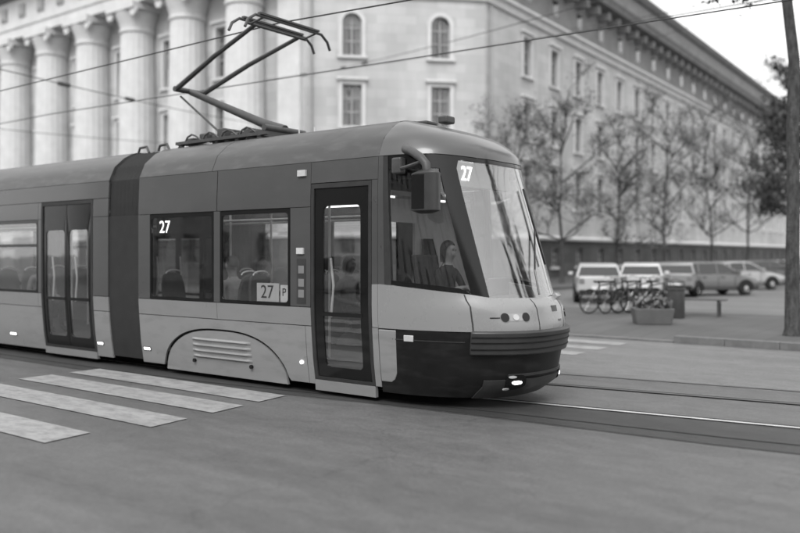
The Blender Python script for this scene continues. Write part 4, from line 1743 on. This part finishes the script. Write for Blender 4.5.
# ------------------------------------------------------------------ cars
def car(loc, heading, kind, paint, label):
    """x forwards, origin between the wheels on the ground"""
    o = empty('parked_car', loc, heading, label=label, cat='car', group='cars parked on the side street')
    if kind == 'van':
        L, W, Ht = 4.5, 1.82, 1.86
        low_ = [(-2.22, .45, 1.0), (-2.2, .32, 1.06), (-1.3, .28, 1.06), (0, .28, 1.06), (1.1, .28, 1.05), (1.75, .30, .98), (2.15, .34, .86), (2.25, .42, .70)]
        gh = [(-2.18, 1.06), (-2.05, 1.78), (-1.7, 1.86), (.35, 1.84), (.75, 1.76), (1.55, 1.04)]
        pil = (-1.15, -.1, .85)
    elif kind == 'hatch':
        L, W, Ht = 4.1, 1.76, 1.47
        low_ = [(-2.02, .45, .93), (-1.98, .32, .98), (-1.2, .26, .97), (0, .26, .95), (.85, .26, .95), (1.45, .28, .86), (1.9, .33, .74), (2.04, .42, .62)]
        gh = [(-1.95, .97), (-1.6, 1.36), (-1.2, 1.46), (-.1, 1.47), (.25, 1.42), (1.1, .94)]
        pil = (-1.05, -.15, .6)
    else:
        L, W, Ht = 4.55, 1.8, 1.44
        low_ = [(-2.25, .45, .90), (-2.2, .32, .97), (-1.5, .26, .97), (0, .26, .94), (.8, .26, .94), (1.5, .28, .86), (2.05, .33, .74), (2.25, .42, .60)]
        gh = [(-1.75, .97), (-1.15, 1.36), (-.85, 1.42), (-.05, 1.44), (.3, 1.40), (1.15, .94)]
        pil = (-1.0, -.1, .6)
    hw = W / 2
    n = len(low_)
    mb = MB()
    # body: five points per half section
    def sect(i):
        x, zb, zt = low_[i]
        e = interp(abs(x), [0, L * .36, L * .5], [1, .97, .84])
        h = [(.0, zb), (hw * e * .88, zb), (hw * e, zb + .16), (hw * e, lerp(zb, zt, .62)), (hw * e * .965, zt - .05), (hw * e * .9, zt), (0, zt + .025)]
        return [(x, y, z) for y, z in h] + [(x, -y, z) for y, z in reversed(h[1:-1])]
    secs = [sect(i) for i in range(n)]
    m = len(secs[0])
    for s_ in secs:
        mb.v += s_
    for i in range(n - 1):
        for j in range(m):
            j2 = (j + 1) % m
            mb.f.append((i * m + j, i * m + j2, (i + 1) * m + j2, (i + 1) * m + j))
    mb.f.append(tuple(range(m)))
    mb.f.append(tuple((n - 1) * m + j for j in range(m)))
    bo = mb.build('body', paint, o, True, .03)
    # cabin
    tum = .86

    def cab(p, y_in=0., grow=0.):
        pts = []
        for x, z in gh:
            k_ = (z - gh[0][1]) / (Ht - gh[0][1])
            pts.append((x, hw * lerp(.93, tum * .88, k_) + grow, z + grow))
        return pts
    g = cab(0)
    mb = MB()
    for sg in (1, -1):
        mb.v += [(x, sg * y, z) for x, y, z in g]
    q = len(g)
    mb.f.append(tuple(range(q)))
    mb.f.append(tuple(range(2 * q - 1, q - 1, -1)))
    for i in range(q):
        i2 = (i + 1) % q
        mb.f.append((i, q + i, q + i2, i2))
    mb.build('cabin', paint, o, True, .03)

    def on_side(x, t, sg, e=.012):
        """t 0 belt .. 1 roof line at x"""
        zt = interp(x, [p_[0] for p_ in gh], [p_[1] for p_ in gh])
        zb = gh[0][1] + .03
        z = lerp(zb, zt - .07, t)
        k_ = (z - gh[0][1]) / (Ht - gh[0][1])
        return (x, sg * (hw * lerp(.93, tum * .88, k_) + e), z)
    ends = [gh[0][0] + .24, pil[0], pil[1], gh[-1][0] - .28]
    if kind == 'sedan':
        ends = [gh[0][0] + .35, pil[0] + .1, pil[1], gh[-1][0] - .28]
    for sg in (1, -1):
        for a, b_ in zip(ends[:-1], ends[1:]):
            mb = MB()
            mb.grid(lambda u, v, a=a, b_=b_, sg=sg: on_side(lerp(a + .035, b_ - .035, u), v, sg), 6, 2)
            mb.build('side_window', 'car_glass', o, True)
    for sg in (1, -1):
        for xd in (ends[1], ends[2], ends[3] - .12):
            MB().box(xd - .006, xd + .006, sg * hw * 1.0 - .004, sg * hw * 1.0 + .004, .42, .84).build('door_seam', 'tyre', o)
        for xd in (ends[1] + .14, ends[2] + .14):
            MB().box(xd, xd + .16, sg * (hw + .012) - .012, sg * (hw + .012) + .012, .80, .83).build('door_handle', 'tyre', o)
    for (i, nm) in ((0, 'rear_window'), (4, 'windscreen')):
        (xa, ya, za), (xb, yb, zb) = g[i], g[i + 1]
        nx, nz = (zb - za), -(xb - xa)
        ln = math.hypot(nx, nz)
        sgn = -1 if i == 0 else 1
        nx, nz = sgn * abs(nx) / ln, abs(nz) / ln
        mb = MB().grid(lambda u, v: (lerp(xa, xb, .1 + .82 * v) + nx * .012, lerp(-1, 1, u) * (lerp(ya, yb, .1 + .82 * v) - .07), lerp(za, zb, .1 + .82 * v) + nz * .012), 4, 3)
        mb.build(nm, 'car_glass', o, True)
    # wheels
    tyre = MB().lathe([(.19, -.1), (.29, -.105), (.315, -.08), (.315, .08), (.29, .105), (.19, .1)], (0, 0, 0), 24, 'y').mesh('wheel', 'tyre', True)
    rim = MB().lathe([(.03, -.112), (.10, -.108), (.185, -.09), (.2, -.104), (.2, .104), (.185, .09), (.10, .108), (.03, .112)], (0, 0, 0), 16, 'y').mesh('rim', 'rim', True)
    for x in (-L * .3, L * .305):
        for sg in (-1, 1):
            wl = inst(tyre, 'wheel', o, (x, sg * (hw - .10), .315))
            inst(rim, 'rim', wl)
            mb = MB()
            mb.extrude([(x + .39 * math.cos(R(a)), .315 + .39 * math.sin(R(a))) for a in range(-12, 193, 12)], lambda p, q_, d: (p, d, q_), sg * (hw - .1), sg * (hw + .006))
            mb.build('wheel_arch', 'tyre', o)
    fx, rx = low_[-1][0], low_[0][0]
    for sg in (-1, 1):
        zf = low_[-2][2] - .10
        MB().box(fx - .24, fx - .06, sg * hw * .62 - .17, sg * hw * .62 + .17, zf - .08, zf + .06).build('headlight', 'lens', o, bevel=.02)
        zt = low_[1][2] - .06
        MB().box(rx - .025, rx + .16, sg * hw * .70 - .10, sg * hw * .70 + .10, zt - (.45 if kind == 'van' else .2), zt).build('tail_light', 'cornice_dark', o, bevel=.02)
        b = MB().box(.72, .86, sg * (hw + .02) - .0, sg * (hw + .20), .98, 1.1)
        b.build('door_mirror', paint, o, bevel=.02)
    MB().box(rx - .02, rx + .03, -.26, .26, .52, .63).build('number_plate', 'plate_white', o)
    MB().box(fx - .04, fx + .02, -.26, .26, .42, .53).build('number_plate', 'plate_white', o)
    MB().box(rx - .05, rx + .2, -hw * .8, hw * .8, .34, .50).build('rear_bumper', 'tyre', o, bevel=.03)
    MB().box(fx - .22, fx + .04, -hw * .72, hw * .72, .30, .41).build('front_bumper', 'tyre', o, bevel=.03)
    return o


def px(pxx, Z):
    """point on the ground under a picture column at a given depth"""
    th = R(YAW)
    d = Vector((math.cos(th), math.sin(th)))
    r = Vector((math.sin(th), -math.cos(th)))
    p = Vector((CX, CY)) + d * Z + r * ((pxx - 400) / 830 * Z)
    return p


def rear_at(pxx, Z, head, L):
    p = px(pxx, Z)
    return (p.x + math.cos(R(head)) * L / 2, p.y + math.sin(R(head)) * L / 2, -.012)


car(rear_at(599, 30.2, 116, 4.1), R(116), 'hatch', 'car_paint_0', 'pale estate car parked end-on behind the row of bicycles')
car(rear_at(641, 32.0, 110, 4.1), R(110), 'hatch', 'car_paint_1', 'white hatchback parked right beside the pale estate car')
car(rear_at(674, 34.5, 104, 4.1), R(104), 'hatch', 'car_paint_2', 'mid grey hatchback parked between two paler cars')
p = px(709, 36.8)
car((p.x, p.y, -.012), R(52), 'hatch', 'car_paint_3', 'dark grey car with sloping bonnet parked broadside next to the hatchbacks')
p = px(737, 42.5)
car((p.x, p.y, -.012), R(48), 'sedan', 'car_paint_4', 'silver saloon car parked behind the broadside dark grey car')
p = px(764, 48.5)
car((p.x, p.y, -.012), R(46), 'sedan', 'car_paint_5', 'black saloon car at the far end of the parked row')


car((-6.5, -17.5, 0), R(180), 'hatch', 'car_paint_1', 'white hatchback standing before the plain tenement')
car((1.5, -17.0, 0), R(180), 'van', 'car_paint_0', 'pale tall van standing before the plain tenement')
car((9.5, -17.5, 0), R(180), 'sedan', 'car_paint_4', 'silver saloon standing before the plain tenement')
car((-15., -17.2, 0), R(180), 'van', 'car_paint_1', 'white tall van standing before the plain tenement')

# ------------------------------------------------------------------ trees
def tree(loc, h, spread, seed, label, leaves=5000, leaf=.16, trunk_r=.2, clear=.33, m='leaf', limbs=7, group='street trees'):
    rnd = random.Random(seed)
    o = empty('street_tree', loc, rnd.random() * 6, label=label, cat='tree', group=group)
    tb = MB()
    tips = []

    def grow(p, d, ln, r, depth):
        pts, rs = [p], [r]
        q, dd = Vector(p), Vector(d)
        seg = 4
        for i in range(seg):
            dd = (dd + Vector((rnd.gauss(0, .16), rnd.gauss(0, .16), rnd.gauss(.05, .1)))).normalized()
            q = q + dd * ln / seg
            pts.append(q.copy())
            rs.append(r * (1 - .75 * (i + 1) / seg) + .006)
            if depth >= 1:
                tips.append((q.copy(), depth))
        tb.tube(pts, rs, 7 if depth == 0 else 5, False)
        if depth < 3:
            for i in range(3 if depth else 4):
                k_ = rnd.randint(1, seg)
                a = rnd.random() * 2 * math.pi
                side_ = Vector((math.cos(a), math.sin(a), rnd.uniform(-.1, .5)))
                grow(pts[k_], (dd * .7 + side_ * .8).normalized(), ln * rnd.uniform(.45, .68), rs[k_] * .7, depth + 1)
    tr = [Vector((0, 0, -.05)), Vector((0, 0, .15))]
    rs = [trunk_r * 1.45, trunk_r * 1.08]
    hc = h * clear
    for i in range(1, 6):
        tr.append(Vector((rnd.gauss(0, .04), rnd.gauss(0, .04), hc * i / 5)))
        rs.append(trunk_r * (1 - .06 * i))
    for i in range(1, 5):
        tr.append(tr[-1] + Vector((rnd.gauss(0, .12), rnd.gauss(0, .12), (h - hc) * .19)))
        rs.append(trunk_r * (.7 - .15 * i))
    tb.tube(tr, rs, 12)
    top = len(tr)
    for i in range(limbs):
        t = i / (limbs - 1)
        j = min(top - 1, 6 + int(t * 4))
        a = i * 2.4 + rnd.random() * .6
        el = lerp(.25, 1.1, t)
        grow(tr[j], Vector((math.cos(a) * math.cos(el), math.sin(a) * math.cos(el), math.sin(el))), spread * rnd.uniform(.75, 1.1) * (1 - .3 * t), trunk_r * .42, 0)
    tb.build('trunk', 'bark', o, True)
    lb = MB()
    tips = [t_ for t_ in tips if t_[0].z > hc * .6]
    for i in range(leaves):
        c, _ = rnd.choice(tips)
        sg = .16 * spread / 2.2
        c = c + Vector((rnd.gauss(0, sg), rnd.gauss(0, sg), rnd.gauss(0, sg * .8)))
        s_ = leaf * rnd.uniform(.6, 1.25)
        n_ = Vector((rnd.gauss(0, 1), rnd.gauss(0, 1), rnd.gauss(.6, 1))).normalized()
        u = n_.orthogonal().normalized()
        u.rotate(Matrix.Rotation(rnd.random() * 6.28, 3, n_))
        v = n_.cross(u)
        b = len(lb.v)
        lb.v += [tuple(c - u * s_ * .5), tuple(c + v * s_ * .3 + n_ * s_ * .06), tuple(c + u * s_ * .5), tuple(c - v * s_ * .3 + n_ * s_ * .06)]
        lb.f.append((b, b + 1, b + 2, b + 3))
    me = bpy.data.meshes.new('crown')
    me.from_pydata(lb.v, [], lb.f)
    me.materials.append(MATS[m])
    inst(me, 'crown', o)
    return o


tree((2.48, 10.6, .13), 14.0, 2.2, 3, 'tall dark street tree rising from the pavement beside the lowered kerb', 9000, .13, .145, .50, 'leaf_dark', 10)
tree((12.5, 11.0, .13), 10, 3.0, 11, 'broad street tree on the pavement, second along from the lowered kerb', 15000, .18, .2, .3, 'leaf_dark', 9)
tree((22, 11.5, .13), 11, 3.2, 12, 'broad street tree on the pavement, third along from the lowered kerb', 15000, .2, .22, .3, 'leaf_dark', 9)
tl = ['small leafy tree at the cut corner of the pale building', 'bushy tree before the first side-wing windows of the pale building',
      'loose-crowned tree behind the parked estate car and hatchbacks', 'slim tree before the middle windows of the side wing',
      'wide tree in front of the side wing behind the saloon cars', 'farthest tree along the foot of the side wing']
for i, (pxx, Z, h, sp) in enumerate(((508, 46, 10.2, 2.9), (562, 47, 11.0, 3.5), (616, 52, 10.0, 3.2), (664, 57, 13.0, 3.6), (712, 64, 13.5, 4.2), (748, 74, 16, 4.6))):
    p = px(pxx, Z)
    tree((p.x, p.y, .0 if p.x > -12.5 else .14), h, sp, 20 + i, tl[i], 5200, .13, .13, .22, 'leaf', 10, 'trees along the side wing')
p = px(792, 62)
tree((p.x, p.y, 0), 15, 4.0, 41, 'very tall dark tree closing the side street beyond the saloon cars', 8000, .3, .3, .3, 'leaf_dark', 9, 'trees along the side wing')
p = px(830, 48)
tree((p.x, p.y, 0), 13, 3.8, 42, 'full dark tree on the open side of the side street', 6500, .24, .25, .3, 'leaf_dark', 8, 'trees along the side wing')

# ------------------------------------------------------------------ pavement furniture
def bench(loc, rz, label):
    o = empty('bench', loc, rz, label=label, cat='bench', group='benches on the far pavement')
    for i in range(4):
        MB().box(-.9, .9, -.24 + .125 * i, -.135 + .125 * i, .43, .47).build('seat_slat', 'wood', o, bevel=.006)
    for x in (-.7, .7):
        mb = MB()
        mb.box(x - .03, x + .03, -.2, -.15, 0, .43).box(x - .03, x + .03, .2, .25, 0, .43).box(x - .03, x + .03, -.15, .2, .36, .43)
        mb.build('leg', 'dark_metal', o)


def planter(loc, rz, label, seed):
    o = empty('planter', loc, rz, label=label, cat='planter', group='planters on the far pavement')
    mb = MB()
    b = [(-.40, -.32), (.40, -.32), (.40, .32), (-.40, .32)]
    t = [(-.46, -.38), (.46, -.38), (.46, .38), (-.46, .38)]
    i_ = [(-.40, -.32), (.40, -.32), (.40, .32), (-.40, .32)]
    for lp, z in ((b, 0), (t, .38), (i_, .38), (i_, .32)):
        mb.v += [(x, y, z) for x, y in lp]
    for l in range(3):
        for k_ in range(4):
            k2 = (k_ + 1) % 4
            mb.f.append((l * 4 + k_, l * 4 + k2, l * 4 + 4 + k2, l * 4 + 4 + k_))
    mb.f += [(12, 13, 14, 15), (3, 2, 1, 0)]
    mb.build('box', 'concrete', o, bevel=.02)
    rnd = random.Random(seed)
    lb = MB()
    for i in range(700):
        c = Vector((rnd.uniform(-.38, .38), rnd.uniform(-.3, .3), .34 + abs(rnd.gauss(0, .11))))
        s_ = rnd.uniform(.05, .11)
        n_ = Vector((rnd.gauss(0, 1), rnd.gauss(0, 1), rnd.gauss(.5, 1))).normalized()
        u = n_.orthogonal().normalized()
        v = n_.cross(u)
        q = len(lb.v)
        lb.v += [tuple(c - u * s_), tuple(c + v * s_ * .6), tuple(c + u * s_), tuple(c - v * s_ * .6)]
        lb.f.append((q, q + 1, q + 2, q + 3))
    me = bpy.data.meshes.new('plants')
    me.from_pydata(lb.v, [], lb.f)
    me.materials.append(MATS['leaf'])
    inst(me, 'plants', o, kind='stuff')


bench((-.95, 14.9, .13), R(10), 'dark backless slatted bench on the pavement near the street tree')
p = px(652, 19.9)
planter((p.x, p.y, .13), R(30), 'small concrete planter of low greenery on the far pavement in front of the bench', 5)


def bicycle(loc, rz, lean, label):
    o = empty('bicycle', loc, rz, label=label, cat='bicycle', group='bicycles parked on the far pavement')
    o.rotation_euler = (R(lean), 0, rz)
    for x in (-.52, .52):
        wl = MB()
        n, m_ = 28, 6
        for i in range(n):
            for j in range(m_):
                a, c = 2 * math.pi * i / n, 2 * math.pi * j / m_
                r = .33 + .022 * math.cos(c)
                wl.v.append((x + r * math.cos(a), .022 * math.sin(c), .35 + r * math.sin(a)))
        for i in range(n):
            for j in range(m_):
                wl.f.append((i * m_ + j, ((i + 1) % n) * m_ + j, ((i + 1) % n) * m_ + (j + 1) % m_, i * m_ + (j + 1) % m_))
        wo = wl.build('wheel', 'tyre', o, True)
        sp = MB()
        for i in range(12):
            a = 2 * math.pi * i / 12
            sp.tube([(x, 0, .35), (x + .32 * math.cos(a), 0, .35 + .32 * math.sin(a))], .004, 4, False)
        sp.build('spokes', 'steel', wo)
    fr = MB()
    for p_, q_ in (((-.52, 0, .35), (-.12, 0, .32)), ((-.12, 0, .32), (-.22, 0, .86)), ((-.12, 0, .32), (.36, 0, .80)), ((-.2, 0, .78), (.34, 0, .86)), ((-.52, 0, .35), (-.2, 0, .78)), ((.32, 0, .98), (.40, 0, .68)), ((.40, 0, .68), (.52, 0, .35))):
        fr.tube([p_, q_], .019, 8)
    fr.build('frame', 'dark_metal', o, True)
    MB().tube([(.18, -.28, 1.0), (.28, -.24, 1.03), (.32, 0, 1.0), (.28, .24, 1.03), (.18, .28, 1.0)], .014, 8).build('handlebar', 'steel', o, True)
    MB().extrude([(-.36, -.09), (-.36, .09), (-.16, .05), (-.02, .02), (-.02, -.02), (-.16, -.05)], lambda p, q, d: (p, q, d), .87, .92).build('saddle', 'tyre', o, bevel=.012)
    MB().lathe([(.09, -.01), (.09, .01)], (-.12, .03, .32), 16, 'y').build('chainring', 'dark_metal', o)
    MB().box(-.14, -.10, .06, .13, .14, .16).box(-.14, -.10, -.13, -.06, .48, .50).build('pedals', 'dark_metal', o)


for i in range(5):
    p = px(604 + 13 * i, 23.4 + .1 * i)
    bicycle((p.x, p.y, .13), R(62 + 5 * ((i * 3) % 4)), (4, -5, 6, -3, 5)[i], 'dark bicycle standing in the row on the pavement before the estate car')


def litter_bin(loc, label):
    o = empty('litter_bin', loc, 0, label=label, cat='bin')
    MB().lathe([(.2, 0), (.22, .03), (.22, .72), (.24, .74), (.24, .8), (.2, .8), (.2, .7)], (0, 0, 0), 18).build('drum', 'dark_metal', o, True)
    MB().lathe([(.25, .92), (.22, .98), (.1, 1.03), (.02, 1.04)], (0, 0, 0), 18).build('lid', 'dark_metal', o, True)
    for a in (30, 150, 270):
        MB().tube([(.21 * math.cos(R(a)), .21 * math.sin(R(a)), .79), (.21 * math.cos(R(a)), .21 * math.sin(R(a)), .94)], .012, 6).build('lid_post', 'dark_metal', o)


p = px(676, 21.6)
litter_bin((p.x, p.y, .13), 'dark round litter bin with domed lid beside the slatted bench')


# ------------------------------------------------------------------ overhead line
def wire(name, pts, r, label, sag=0., ins=(), group='overhead wires', m='copper_wire'):
    P = []
    for (a, b_) in zip(pts[:-1], pts[1:]):
        a, b_ = Vector(a), Vector(b_)
        for i in range(24):
            t = i / 24
            q = a.lerp(b_, t)
            q.z -= sag * 4 * t * (1 - t)
            P.append(q)
    P.append(Vector(pts[-1]))
    o = MB().tube(P, r, 6).build(name, m, None, True, label=label, cat='wire', group=group)
    for k_ in ins:
        i = int(k_ * (len(P) - 2))
        d = (P[i + 1] - P[i]).normalized()
        mb = MB().tube([P[i] - d * .35, P[i] - d * .3, P[i] + d * .3, P[i] + d * .35], [r, .075, .075, r], 8)
        mb.build('insulator', 'dark_metal', o, True)
    return o


def chamfer_at(pxx, py, Z):
    p = px(pxx, Z)
    return (p.x, p.y, CH + (254 - py) / 830 * Z)


def line_pole(loc, h, label):
    o = empty('catenary_pole', loc, 0, label=label, cat='pole', group='overhead line poles')
    MB().lathe([(.17, 0), (.16, .1), (.13, .12), (.115, h * .5), (.085, h), (.02, h + .08)], (0, 0, 0), 14).build('shaft', 'dark_metal', o, True)
    MB().lathe([(.22, 0), (.22, .08), (.18, .3), (.14, .34)], (0, 0, .0), 14).build('base_collar', 'dark_metal', o, True)
    MB().lathe([(.12, h * .93), (.15, h * .935), (.15, h * .95), (.12, h * .955)], (0, 0, 0), 12).build('clamp_ring', 'steel', o, True)


pR = (9.3, 9.9)
line_pole((pR[0], pR[1], .13), 9.0, 'grey tapered line pole between the first two street trees')
top1 = (pR[0], pR[1], 8.6)
wire('span_wire', [chamfer_at(343, 68, 47.7), top1], .015, 'upper span wire from the cut corner of the building to a pole', .25, (.04, .1))
wire('span_wire', [chamfer_at(232, 84, 56), (pR[0], pR[1], 6.9)], .014, 'lower span wire from the columned front to a pole', .2, (.3,))
wire('contact_wire', [(-110, 1.2, 5.30), (-45, 1.0, 5.30), (-14, 1.3, 5.30), (-2.68, 1.15, 5.293), (9, 2.7, 5.32), (40, 5.6, 5.4)], .011, 'contact wire pressed on by the raised pantograph')
wire('contact_wire', [(-110, 4.4, 5.5), (-45, 4.3, 5.45), (-14, 4.0, 5.45), (9, 5.5, 5.45), (40, 8.4, 5.5)], .011, 'thin line wire running parallel beyond the contact wire')
wire('span_wire', [(-30, 27.3, 9.5), (-14, -5.2, 7.0)], .016, 'cross wire over both tracks behind the pantograph', .3, (.52, .62, .75))
wire('span_wire', [(-38, 26.6, 9.0), (-27, -5.2, 7.0)], .016, 'second cross wire farther along the columned front', .3, (.5, .6, .75))
line_pole((-14, -5.4, 0), 7.6, 'grey line pole on the near kerb level with the second tram section')
line_pole((-27, -5.4, 0), 7.6, 'grey line pole on the near kerb beyond the tram tail')
wire('feeder_wire', [(-20.5, 60, 19.5), top1], .014, 'feeder wire sloping from the side wing across the sky', .3, (.75,))
wire('feeder_wire', [(-20.3, 48, 18.2), (pR[0], pR[1], 8.1)], .018, 'lower feeder wire crossing the side wing cornice', .5, ())
